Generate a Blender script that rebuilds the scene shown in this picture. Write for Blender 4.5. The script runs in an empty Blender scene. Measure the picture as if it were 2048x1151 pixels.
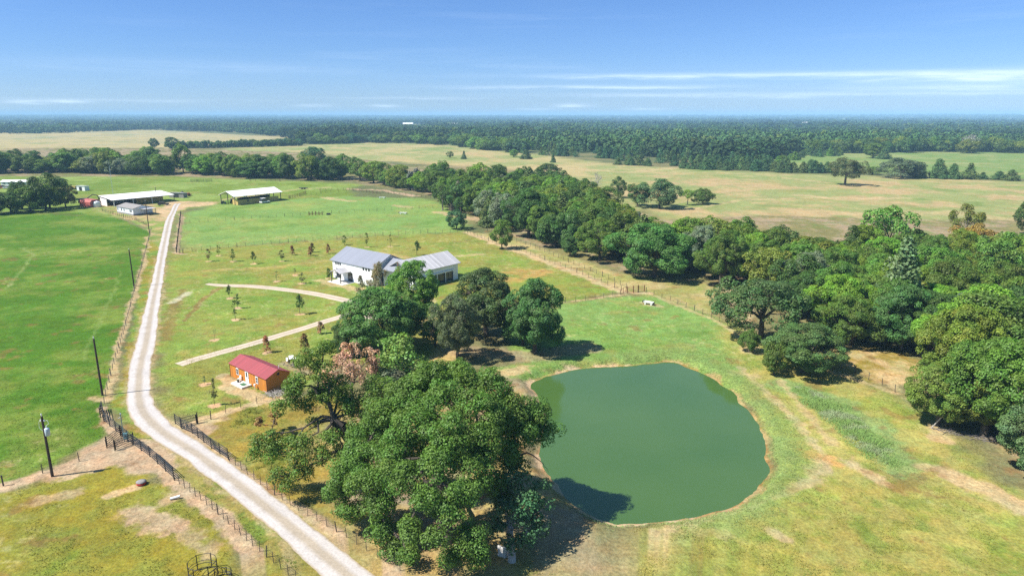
import bpy, math, random
import numpy as np
from mathutils import Vector
R = math.radians
SC = bpy.context.scene
COL = SC.collection
# ------------------------------------------------------------------ camera, sky, sun, exposure
H = 42.0                                   # drone height over the pasture
F = 1366.0                                 # focal length in pixels of the 2048 px photograph
PITCH = math.atan((575.5 - 231) / F)
SP, CP = math.sin(PITCH), math.cos(PITCH)
cam_d = bpy.data.cameras.new('camera')
cam = bpy.data.objects.new('camera', cam_d); COL.objects.link(cam)
cam.location = (0, 0, H); cam.rotation_euler = (math.pi / 2 - PITCH, 0, 0)
cam_d.sensor_width = 36; cam_d.lens = F / 2048 * 36; cam_d.clip_start = .5; cam_d.clip_end = 60000
SC.camera = cam

SUN_EL, SUN_AZ = 52.0, 252.0               # azimuth clockwise from +Y, toward the sun
world = bpy.data.worlds.new('World'); SC.world = world; world.use_nodes = True
sun_d = bpy.data.lights.new('sun', 'SUN'); sun_d.energy = 4.6; sun_d.angle = R(.5); sun_d.color = (1, .955, .88)
sun = bpy.data.objects.new('sun', sun_d); COL.objects.link(sun)
ts = Vector((math.sin(R(SUN_AZ)) * math.cos(R(SUN_EL)), math.cos(R(SUN_AZ)) * math.cos(R(SUN_EL)), math.sin(R(SUN_EL))))
sun.rotation_euler = ts.to_track_quat('Z', 'Y').to_euler(); sun.location = ts * 200
SC.view_settings.view_transform = 'Standard'; SC.view_settings.look = 'None'
SC.view_settings.exposure = .95; SC.view_settings.gamma = 1
cy = SC.cycles
cy.max_bounces = 6; cy.diffuse_bounces = 3; cy.glossy_bounces = 3; cy.transmission_bounces = 3; cy.volume_bounces = 1
cy.use_denoising = False; cy.caustics_reflective = False; cy.caustics_refractive = False

# ------------------------------------------------------------------ node helpers
def nn(nt, kind, **kw):
    n = nt.nodes.new(kind)
    for k, v in kw.items():
        if k.startswith('i_'):
            n.inputs[k[2:].replace('_', ' ')].default_value = v
        else:
            setattr(n, k, v)
    return n
def lk(nt, a, b): nt.links.new(a, b)
def math_n(nt, op, a, b=None, c=None, clamp=False):
    n = nt.nodes.new('ShaderNodeMath'); n.operation = op; n.use_clamp = clamp
    for i, v in enumerate((a, b, c)):
        if v is None: continue
        if hasattr(v, 'node'): lk(nt, v, n.inputs[i])
        else: n.inputs[i].default_value = v
    return n.outputs[0]
def mix_c(nt, fac, a, b, blend='MIX'):
    n = nt.nodes.new('ShaderNodeMix'); n.data_type = 'RGBA'; n.blend_type = blend
    for s, v in ((n.inputs[0], fac), (n.inputs[6], a), (n.inputs[7], b)):
        if hasattr(v, 'node'): lk(nt, v, s)
        elif isinstance(v, (int, float)): s.default_value = v
        else: s.default_value = (*v[:3], 1)
    return n.outputs[2]
def ramp(nt, fac, stops):
    n = nt.nodes.new('ShaderNodeValToRGB'); e = n.color_ramp.elements
    while len(e) < len(stops): e.new(.5)
    for s, (p, c) in zip(e, stops):
        s.position = p; s.color = (c, c, c, 1) if isinstance(c, (int, float)) else (*c, 1)
    lk(nt, fac, n.inputs[0]); return n.outputs[0]
def noise(nt, vec, scale, detail=3, rough=.55, dist=0):
    n = nn(nt, 'ShaderNodeTexNoise'); n.inputs['Scale'].default_value = scale; n.inputs['Detail'].default_value = detail
    n.inputs['Roughness'].default_value = rough; n.inputs['Distortion'].default_value = dist
    if vec is not None: lk(nt, vec, n.inputs['Vector'])
    return n.outputs[0]

# ------------------------------------------------------------------ the sky
def make_sky():
    nt = world.node_tree; nt.nodes.clear()
    out = nn(nt, 'ShaderNodeOutputWorld'); bg = nn(nt, 'ShaderNodeBackground')
    sky = nn(nt, 'ShaderNodeTexSky'); sky.sky_type = 'NISHITA'; sky.sun_disc = False
    sky.sun_elevation = R(SUN_EL); sky.sun_rotation = R(SUN_AZ); sky.altitude = 200
    sky.air_density = 1.0; sky.dust_density = .1; sky.ozone_density = 3.0
    tc = nn(nt, 'ShaderNodeTexCoord'); sep = nn(nt, 'ShaderNodeSeparateXYZ'); lk(nt, tc.outputs['Generated'], sep.inputs[0])
    az = math_n(nt, 'ARCTAN2', sep.outputs[0], sep.outputs[1]); el = math_n(nt, 'ARCSINE', sep.outputs[2])
    comb = nn(nt, 'ShaderNodeCombineXYZ'); lk(nt, az, comb.inputs[0]); lk(nt, el, comb.inputs[1])
    st = nn(nt, 'ShaderNodeVectorMath', operation='MULTIPLY'); lk(nt, comb.outputs[0], st.inputs[0]); st.inputs[1].default_value = (1, 16, 1)
    rot = nn(nt, 'ShaderNodeMapping'); lk(nt, st.outputs[0], rot.inputs[0]); rot.inputs['Rotation'].default_value = (0, 0, R(-6))
    n1 = noise(nt, rot.outputs[0], 5.5, 8, .62, .25); n2 = noise(nt, rot.outputs[0], 1.4, 2, .5)
    warp = math_n(nt, 'MULTIPLY', math_n(nt, 'SUBTRACT', n1, .5), .012)
    el_w = math_n(nt, 'ADD', el, warp)
    def blob(a, e, sa, se, k):             # a soft streak of cloud: azimuth, elevation, half sizes in degrees
        x = math_n(nt, 'DIVIDE', math_n(nt, 'SUBTRACT', az, R(a)), R(sa)); y = math_n(nt, 'DIVIDE', math_n(nt, 'SUBTRACT', el_w, R(e)), R(se))
        d = math_n(nt, 'ADD', math_n(nt, 'MULTIPLY', x, x), math_n(nt, 'MULTIPLY', y, y))
        g = math_n(nt, 'POWER', 2.718, math_n(nt, 'MULTIPLY', d, -1.0))
        return math_n(nt, 'MULTIPLY', g, k)
    tot = None
    for b in ((33, 2.6, 10, .36, 1.0), (38, 1.9, 11, .24, .75), (22, 2.9, 9, .2, .7), (28, 1.45, 12, .14, .55), (10, 3.05, 8, .16, .6), (6, 2.2, 9, .13, .75), (14, 1.6, 12, .14, .4),
              (-15.5, .75, 1.3, .09, .8), (-10.4, .72, 1.2, .10, 1.0), (5, .78, 1.4, .13, .9), (10.6, .52, 1.3, .09, .8), (2, .5, 1.6, .08, .6), (-34.6, .92, 1.1, .10, .9), (-32.2, .95, 1.2, .09, .9),
              (-8, 1.35, 6, .10, .3), (-30, 1.1, 12, .08, .2), (-24, 3.4, 10, .5, .16)):
        v = blob(*b); tot = v if tot is None else math_n(nt, 'ADD', tot, v)
    n3 = noise(nt, rot.outputs[0], 16, 6, .65, .4); tex = math_n(nt, 'MULTIPLY', ramp(nt, n1, [(.34, .12), (.62, 1.0)]), ramp(nt, n3, [(.32, .55), (.6, 1.0)]))
    cl = math_n(nt, 'MULTIPLY', tot, tex, clamp=True)
    low = math_n(nt, 'MULTIPLY', ramp(nt, n2, [(.45, 0), (.75, .22)]), ramp(nt, n1, [(.45, 0), (.7, 1)]))
    band = ramp(nt, math_n(nt, 'DIVIDE', el, R(14)), [(0, .05), (.25, .8), (1, 0)])
    cl = math_n(nt, 'ADD', cl, math_n(nt, 'MULTIPLY', low, band), clamp=True)
    hs = nn(nt, 'ShaderNodeHueSaturation'); hs.inputs['Saturation'].default_value = 1.18; lk(nt, sky.outputs[0], hs.inputs['Color'])
    tint = mix_c(nt, 1.0, hs.outputs[0], ramp(nt, math_n(nt, 'DIVIDE', el, R(18)), [(0, (.50, .68, 1.20)), (.25, (.54, .70, 1.08)), (.52, (.64, .75, 1.05)), (1, (1.35, 1.25, 1.12))]), 'MULTIPLY')  # unseen upper sky brightened and warmed to lift the shade below
    fin = mix_c(nt, cl, tint, (8.2, 9.6, 11.4))
    lk(nt, fin, bg.inputs[0]); bg.inputs[1].default_value = .068
    lk(nt, bg.outputs[0], out.inputs[0])
make_sky()

# ------------------------------------------------------------------ numpy noise and ground shape
RT = np.random.RandomState(11).rand(512, 512)
def vnoise(x, y):
    xi = np.floor(x).astype(np.int64); yi = np.floor(y).astype(np.int64); fx = x - xi; fy = y - yi
    fx = fx * fx * (3 - 2 * fx); fy = fy * fy * (3 - 2 * fy)
    a = RT[xi & 511, yi & 511]; b = RT[(xi + 1) & 511, yi & 511]; c = RT[xi & 511, (yi + 1) & 511]; d = RT[(xi + 1) & 511, (yi + 1) & 511]
    return (a * (1 - fx) + b * fx) * (1 - fy) + (c * (1 - fx) + d * fx) * fy
def fbm(x, y, s, o=4, sh=0.):
    v = 0; a = .5; t = 0
    for i in range(o):
        v = v + a * vnoise(x / s + 17.3 * i + sh, y / s + 9.1 * i + sh * 1.7); t += a; a *= .55; s *= .47
    return v / t
def sstep(a, b, x):
    t = np.clip((x - a) / (b - a), 0, 1); return t * t * (3 - 2 * t)
def ray0(x, y, z=0.):                      # photograph pixel -> point on the level z
    u = (x - 1024) / F; v = (y - 575.5) / F; t = (H - z) / max(SP + v * CP, .0016)
    return np.array((u * t, (CP - v * SP) * t))
def seg_dist(px, py, poly, closed):
    d = np.full(px.shape, 1e9); ins = np.zeros(px.shape, bool); n = len(poly)
    for i in range(n if closed else n - 1):
        ax, ay = poly[i]; bx, by = poly[(i + 1) % n]
        ex, ey = bx - ax, by - ay; L = ex * ex + ey * ey + 1e-12
        t = np.clip(((px - ax) * ex + (py - ay) * ey) / L, 0, 1)
        d = np.minimum(d, np.hypot(px - ax - t * ex, py - ay - t * ey))
        if closed:
            c = ((ay > py) != (by > py)); xx = ax + (py - ay) * ex / (ey if abs(ey) > 1e-9 else 1e-9)
            ins ^= c & (px < xx)
    return np.where(ins, -d, d) if closed else d
def smooth_poly(p, closed=True, k=5):      # Catmull-Rom
    p = np.array(p, float); n = len(p); out = []
    for i in range(n if closed else n - 1):
        f = (lambda j: p[j % n]) if closed else (lambda j: p[min(max(j, 0), n - 1)])
        a, b, c, d = f(i - 1), f(i), f(i + 1), f(i + 2)
        for t in np.linspace(0, 1, k, endpoint=False):
            out.append(.5 * ((2 * b) + (c - a) * t + (2 * a - 5 * b + 4 * c - d) * t * t + (3 * b - a - 3 * c + d) * t ** 3))
    if not closed: out.append(p[-1])
    return np.array(out)
WATER_Z = -.9
POND_PX = [(1068, 772), (1085, 758), (1130, 745), (1200, 736), (1270, 731), (1340, 726), (1368, 732), (1400, 745), (1440, 768), (1478, 805), (1508, 848), (1526, 892),
           (1533, 930), (1522, 965), (1490, 995), (1430, 1022), (1370, 1036), (1300, 1044), (1245, 1049), (1205, 1040), (1170, 1018), (1135, 985), (1105, 950), (1088, 925),
           (1079, 905), (1086, 880), (1095, 850), (1086, 810)]
POND = smooth_poly([ray0(x, y, WATER_Z) for x, y in POND_PX], True, 10)
POND = POND + np.c_[fbm(POND[:, 0], POND[:, 1], 3.5, 4, 3.) - .5, fbm(POND[:, 0], POND[:, 1], 3.5, 4, 63.) - .5] * 1.5
def gz(x, y):                              # height of the ground
    x = np.asarray(x, float); y = np.asarray(y, float)
    near = (x > -8) & (x < 48) & (y > 55) & (y < 125); z = np.zeros(x.shape)
    if near.any():
        d = seg_dist(x[near], y[near], POND, True)
        z[near] = np.where(d < 0, WATER_Z - .06 + np.maximum(d, -5) * .3, WATER_Z * (1 - sstep(.05, 2.6, d)) - .04 * (1 - sstep(0, .4, d)))
    far = np.hypot(x, y)
    z = z + (fbm(x, y, 9, 2) - .5) * .16 * (far < 400)
    z = z + 40 * sstep(4500, 14000, far) * (.45 + .9 * fbm(x, y, 3800, 2, 5.))      # the plain rises a little toward the skyline
    return z
def gz1(x, y): return float(gz(np.array([x]), np.array([y]))[0])
def G(x, y):                               # photograph pixel -> point on the ground
    z = 0.
    for _ in range(3):
        p = ray0(x, y, z); z = gz1(*p) if p[1] < 400 else 0.
    return Vector((p[0], p[1], z))
def z_at(Y, py): v = (py - 575.5) / F; return H - Y * (SP + v * CP) / (CP - v * SP)
def mpp(Y, py): v = (py - 575.5) / F; return Y / (CP - v * SP) / F      # metres per photograph pixel at depth Y
def pt(x, y, Y):                           # pixel at a given depth -> point
    v = (y - 575.5) / F; t = Y / (CP - v * SP); return Vector(((x - 1024) / F * t, Y, z_at(Y, y)))

# ------------------------------------------------------------------ object helpers
def mk_mesh(name, V, Fc, nv=4, smooth=False, attr=None):
    me = bpy.data.meshes.new(name); V = np.asarray(V, np.float32).reshape(-1, 3); Fc = np.asarray(Fc, np.int32).reshape(-1, nv)
    me.vertices.add(len(V)); me.vertices.foreach_set('co', V.ravel()); me.loops.add(Fc.size); me.loops.foreach_set('vertex_index', Fc.ravel())
    me.polygons.add(len(Fc)); me.polygons.foreach_set('loop_start', np.arange(0, Fc.size, nv, dtype=np.int32))
    if smooth: me.polygons.foreach_set('use_smooth', np.ones(len(Fc), bool))
    if attr is not None:
        for k, c in attr.items():
            a = me.attributes.new(k, 'FLOAT_COLOR', 'POINT'); c = np.asarray(c, np.float32)
            if c.shape[1] == 3: c = np.concatenate([c, np.ones((len(c), 1), np.float32)], 1)
            a.data.foreach_set('color', c.ravel())
    me.update(calc_edges=True); return me
class MB:                                  # collects polygons; build() links them as one mesh object
    def __init__(s): s.v = []; s.f = []
    def poly(s, vs, fs):
        o = len(s.v); s.v += [tuple(v) for v in vs]; s.f += [tuple(i + o for i in f) for f in fs]; return s
    def box(s, x0, x1, y0, y1, z0, z1):
        return s.poly([(x, y, z) for z in (z0, z1) for y in (y0, y1) for x in (x0, x1)], [(0, 2, 3, 1), (4, 5, 7, 6), (0, 1, 5, 4), (2, 6, 7, 3), (0, 4, 6, 2), (1, 3, 7, 5)])
    def prism(s, prof, a, b, ax='x'):      # profile of (u, z) pushed along x (u = y) or along y (u = x)
        n = len(prof); f = (lambda u, z, t: (t, u, z)) if ax == 'x' else (lambda u, z, t: (u, t, z))
        vs = [f(u, z, a) for u, z in prof] + [f(u, z, b) for u, z in prof]
        return s.poly(vs, [tuple(range(n)), tuple(range(2 * n - 1, n - 1, -1))] + [(i, i + n, (i + 1) % n + n, (i + 1) % n) for i in range(n)])
    def tube(s, p0, p1, r0, r1=None, n=8, cap=True):
        r1 = r0 if r1 is None else r1; p0 = Vector(p0); p1 = Vector(p1); d = (p1 - p0).normalized()
        a = d.orthogonal().normalized(); b = d.cross(a); vs = []
        for p, r in ((p0, r0), (p1, r1)):
            vs += [p + (a * math.cos(2 * math.pi * i / n) + b * math.sin(2 * math.pi * i / n)) * r for i in range(n)]
        fs = [(i, (i + 1) % n, (i + 1) % n + n, i + n) for i in range(n)]
        if cap: fs += [tuple(range(n - 1, -1, -1)), tuple(range(n, 2 * n))]
        return s.poly(vs, fs)
    def path(s, pts, r, n=6):
        for a, b in zip(pts[:-1], pts[1:]): s.tube(a, b, r, r, n)
        return s
    def ring(s, c, rad, r, n=24, k=6):
        P = [(c[0] + rad * math.cos(2 * math.pi * i / n), c[1] + rad * math.sin(2 * math.pi * i / n), c[2]) for i in range(n + 1)]
        return s.path(P, r, k)
    def lathe(s, prof, n=16, c=(0, 0, 0)):
        vs = [(c[0] + r * math.cos(2 * math.pi * i / n), c[1] + r * math.sin(2 * math.pi * i / n), c[2] + z) for r, z in prof for i in range(n)]
        fs = [(j * n + i, j * n + (i + 1) % n, (j + 1) * n + (i + 1) % n, (j + 1) * n + i) for j in range(len(prof) - 1) for i in range(n)]
        fs += [tuple(range(n - 1, -1, -1)), tuple(range((len(prof) - 1) * n, len(prof) * n))]
        return s.poly(vs, fs)
    def mesh(s, name, m, smooth=False):
        me = bpy.data.meshes.new(name); me.from_pydata(s.v, [], s.f); me.materials.append(m)
        if smooth:
            for p in me.polygons: p.use_smooth = True
        me.update(); return me
    def build(s, name, m, parent=None, smooth=False): return link(name, s.mesh(name, m, smooth), parent)
def link(name, me, parent=None):
    o = bpy.data.objects.new(name, me); COL.objects.link(o)
    if parent is not None: o.parent = parent
    return o
def tag(o, label, cat, group=None):
    o['label'] = label; o['category'] = cat
    if group: o['group'] = group
    return o
def thing(name, label, cat, loc, rz=0, group=None):
    o = bpy.data.objects.new(name, None); COL.objects.link(o); o.empty_display_size = .5
    o.location = loc; o.rotation_euler = (0, 0, rz); return tag(o, label, cat, group)
def dup(root, loc, rz=0, label=None, sc=(1, 1, 1), group=None):
    r = root.copy(); COL.objects.link(r); r.location = loc; r.rotation_euler = (0, 0, rz); r.scale = sc
    if label: r['label'] = label
    if group: r['group'] = group
    for ch in root.children:
        c = ch.copy(); COL.objects.link(c); c.parent = r
        for g in ch.children:
            d = g.copy(); COL.objects.link(d); d.parent = c
    return r

# ------------------------------------------------------------------ materials
def mat(name, col, rough=.7, var=.15, scale=3., metal=0., spec=.4, streak=None):
    m = bpy.data.materials.new(name); m.use_nodes = True; nt = m.node_tree; b = nt.nodes['Principled BSDF']
    tc = nn(nt, 'ShaderNodeTexCoord'); mp = nn(nt, 'ShaderNodeMapping'); lk(nt, tc.outputs['Object'], mp.inputs[0])
    if streak: mp.inputs['Scale'].default_value = streak
    f = noise(nt, mp.outputs[0], scale, 4, .6)
    lo = tuple(c * (1 - var) for c in col); hi = tuple(min(1, c * (1 + var)) for c in col)
    lk(nt, ramp(nt, f, [(.3, lo), (.7, hi)]), b.inputs['Base Color'])
    b.inputs['Roughness'].default_value = rough; b.inputs['Metallic'].default_value = metal; b.inputs['Specular IOR Level'].default_value = spec
    return m
def panel_mat(name, col, axis, pitch, var=.12, rough=.45, groove=.55, metal=0.):   # ribbed sheet metal or boards
    m = bpy.data.materials.new(name); m.use_nodes = True; nt = m.node_tree; b = nt.nodes['Principled BSDF']
    tc = nn(nt, 'ShaderNodeTexCoord'); sp = nn(nt, 'ShaderNodeSeparateXYZ'); lk(nt, tc.outputs['Object'], sp.inputs[0])
    u = math_n(nt, 'DIVIDE', sp.outputs[axis], pitch); fr = math_n(nt, 'FRACT', u)
    edge = math_n(nt, 'ABSOLUTE', math_n(nt, 'SUBTRACT', fr, .5))
    wn = nn(nt, 'ShaderNodeTexWhiteNoise', noise_dimensions='1D'); lk(nt, math_n(nt, 'FLOOR', u), wn.inputs['W'])
    f2 = noise(nt, tc.outputs['Object'], .6, 4, .6)
    k = math_n(nt, 'ADD', math_n(nt, 'MULTIPLY', wn.outputs[0], .5), math_n(nt, 'MULTIPLY', f2, .5))
    c = ramp(nt, k, [(.2, tuple(q * (1 - var) for q in col)), (.8, tuple(min(1, q * (1 + var)) for q in col))])
    g = ramp(nt, edge, [(.42, 1.0), (.48, groove)])
    lk(nt, mix_c(nt, 1.0, c, g, 'MULTIPLY'), b.inputs['Base Color'])
    bp = nn(nt, 'ShaderNodeBump'); bp.inputs['Strength'].default_value = .6; bp.inputs['Distance'].default_value = .04; lk(nt, edge, bp.inputs['Height']); lk(nt, bp.outputs[0], b.inputs['Normal'])
    b.inputs['Roughness'].default_value = rough; b.inputs['Metallic'].default_value = metal
    return m
def leaf_mat(name, trans=.28, rough=.5, spec=.25):
    m = bpy.data.materials.new(name); m.use_nodes = True; nt = m.node_tree; nt.nodes.clear()
    out = nn(nt, 'ShaderNodeOutputMaterial'); b = nn(nt, 'ShaderNodeBsdfPrincipled'); t = nn(nt, 'ShaderNodeBsdfTranslucent'); mx = nn(nt, 'ShaderNodeMixShader')
    oi = nn(nt, 'ShaderNodeObjectInfo'); at = nn(nt, 'ShaderNodeAttribute', attribute_name='tint')
    hs = nn(nt, 'ShaderNodeHueSaturation'); lk(nt, oi.outputs['Color'], hs.inputs['Color'])
    lk(nt, math_n(nt, 'MULTIPLY_ADD', oi.outputs['Random'], .03, .485), hs.inputs['Hue'])
    lk(nt, math_n(nt, 'MULTIPLY_ADD', oi.outputs['Random'], .65, 1.6), hs.inputs['Value'])
    c = mix_c(nt, 1.0, hs.outputs[0], at.outputs[0], 'MULTIPLY')
    lk(nt, c, b.inputs['Base Color']); b.inputs['Roughness'].default_value = rough; b.inputs['Specular IOR Level'].default_value = spec
    c2 = mix_c(nt, 1.0, c, (1.25, 1.35, .55), 'MULTIPLY'); lk(nt, c2, t.inputs[0])
    mx.inputs[0].default_value = trans; lk(nt, b.outputs[0], mx.inputs[1]); lk(nt, t.outputs[0], mx.inputs[2]); lk(nt, mx.outputs[0], out.inputs[0])
    return m
def vcol_mat(name, attr, rough=.9, up=0.):
    m = bpy.data.materials.new(name); m.use_nodes = True; nt = m.node_tree; b = nt.nodes['Principled BSDF']
    at = nn(nt, 'ShaderNodeAttribute', attribute_name=attr); lk(nt, at.outputs[0], b.inputs['Base Color'])
    b.inputs['Roughness'].default_value = rough; b.inputs['Specular IOR Level'].default_value = .15
    if up:                                 # soft grass: shade like the turf it stands in
        ge = nn(nt, 'ShaderNodeNewGeometry'); v = nn(nt, 'ShaderNodeMix', data_type='VECTOR'); v.inputs[0].default_value = up; lk(nt, ge.outputs['Normal'], v.inputs[4]); v.inputs[5].default_value = (0, 0, 1)
        nz = nn(nt, 'ShaderNodeVectorMath', operation='NORMALIZE'); lk(nt, v.outputs[1], nz.inputs[0]); lk(nt, nz.outputs[0], b.inputs['Normal'])
        t = nn(nt, 'ShaderNodeBsdfTranslucent'); lk(nt, at.outputs[0], t.inputs[0]); lk(nt, nz.outputs[0], t.inputs['Normal']); mx = nn(nt, 'ShaderNodeAddShader'); o = nt.nodes['Material Output']; lk(nt, b.outputs[0], mx.inputs[0]); lk(nt, t.outputs[0], mx.inputs[1]); lk(nt, mx.outputs[0], o.inputs[0])
    return m
M = dict(
    leaf=leaf_mat('leaves'), leaf_dull=leaf_mat('needles', .12, .65, .15),
    bark=mat('bark', (.085, .068, .052), .95, .4, 2.5, streak=(6, 6, 1)), bark_pale=mat('pale_bark', (.36, .33, .30), .9, .3, 2.0, streak=(5, 5, 1)),
    bark_grey=mat('grey_bark', (.17, .15, .13), .95, .35, 2.0, streak=(5, 5, 1)),
    white_wall=panel_mat('white_board_and_batten', (.80, .80, .80), 0, .6, .03, .6, .9), white=mat('white_paint', (.78, .78, .77), .5, .06, 1.),
    grey_roof=panel_mat('grey_standing_seam', (.235, .245, .285), 0, .45, .07, .4, .72), pale_roof=panel_mat('weathered_metal_roof', (.50, .48, .485), 1, .75, .18, .42, .62),
    cabin_wall=panel_mat('stained_cedar_boards', (.50, .185, .024), 0, .4, .2, .6, .55), cabin_side=panel_mat('stained_cedar_gable', (.50, .18, .028), 1, .3, .16, .6, .6),
    red_roof=panel_mat('red_sheet_roof', (.27, .042, .050), 0, .45, .12, .6, .74), white_roof=panel_mat('white_sheet_roof', (.80, .78, .76), 0, .6, .04, .5, .9),
    shingle=mat('grey_shingles', (.24, .225, .215), .9, .2, 1.6), blue_wall=panel_mat('pale_vinyl_siding', (.68, .72, .78), 2, .2, .04, .6, .88),
    tan_wall=panel_mat('yellow_board_wall', (.50, .36, .12), 0, .9, .12, .7, .8), dark=mat('dark_machinery', (.03, .03, .035), .6, .4, 2.), steel=mat('dark_steel', (.06, .055, .05), .55, .35, 1.5),
    black_pipe=mat('black_painted_pipe', (.018, .018, .02), .5, .3, 3.), tpost=mat('weathered_post', (.07, .06, .05), .85, .4, 4.), rust=mat('rusty_metal', (.20, .075, .04), .8, .4, 2.),
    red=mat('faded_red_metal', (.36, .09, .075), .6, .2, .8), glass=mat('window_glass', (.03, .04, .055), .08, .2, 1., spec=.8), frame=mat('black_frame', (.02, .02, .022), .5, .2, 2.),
    concrete=mat('concrete', (.58, .56, .52), .85, .1, 1.5), pole=mat('creosote_pole', (.06, .042, .032), .9, .35, 1.2, streak=(5, 5, .6)), can=mat('transformer_paint', (.52, .60, .68), .4, .06, 2.),
    green_metal=mat('green_blue_metal', (.10, .20, .22), .5, .2, 3.), porcelain=mat('porcelain', (.7, .7, .7), .3, .1, 3.), tub_red=mat('red_plastic', (.42, .03, .035), .5, .15, 3.),
    rock=mat('limestone', (.50, .48, .45), .9, .3, 3.), wood=mat('grey_wood', (.30, .23, .17), .9, .3, 2., streak=(1, 8, 8)), mat_green=mat('green_doormat', (.05, .13, .06), .95, .2, 6.),
    pvc=mat('white_pipe_plastic', (.7, .72, .74), .4, .08, 3.), tyre=mat('tyre', (.02, .02, .02), .9, .2, 3.), yellow=mat('yellow_paint', (.55, .36, .04), .5, .15, 2.), sand_mat=mat('mulch', (.36, .25, .15), .95, .3, 6.),
)

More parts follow.
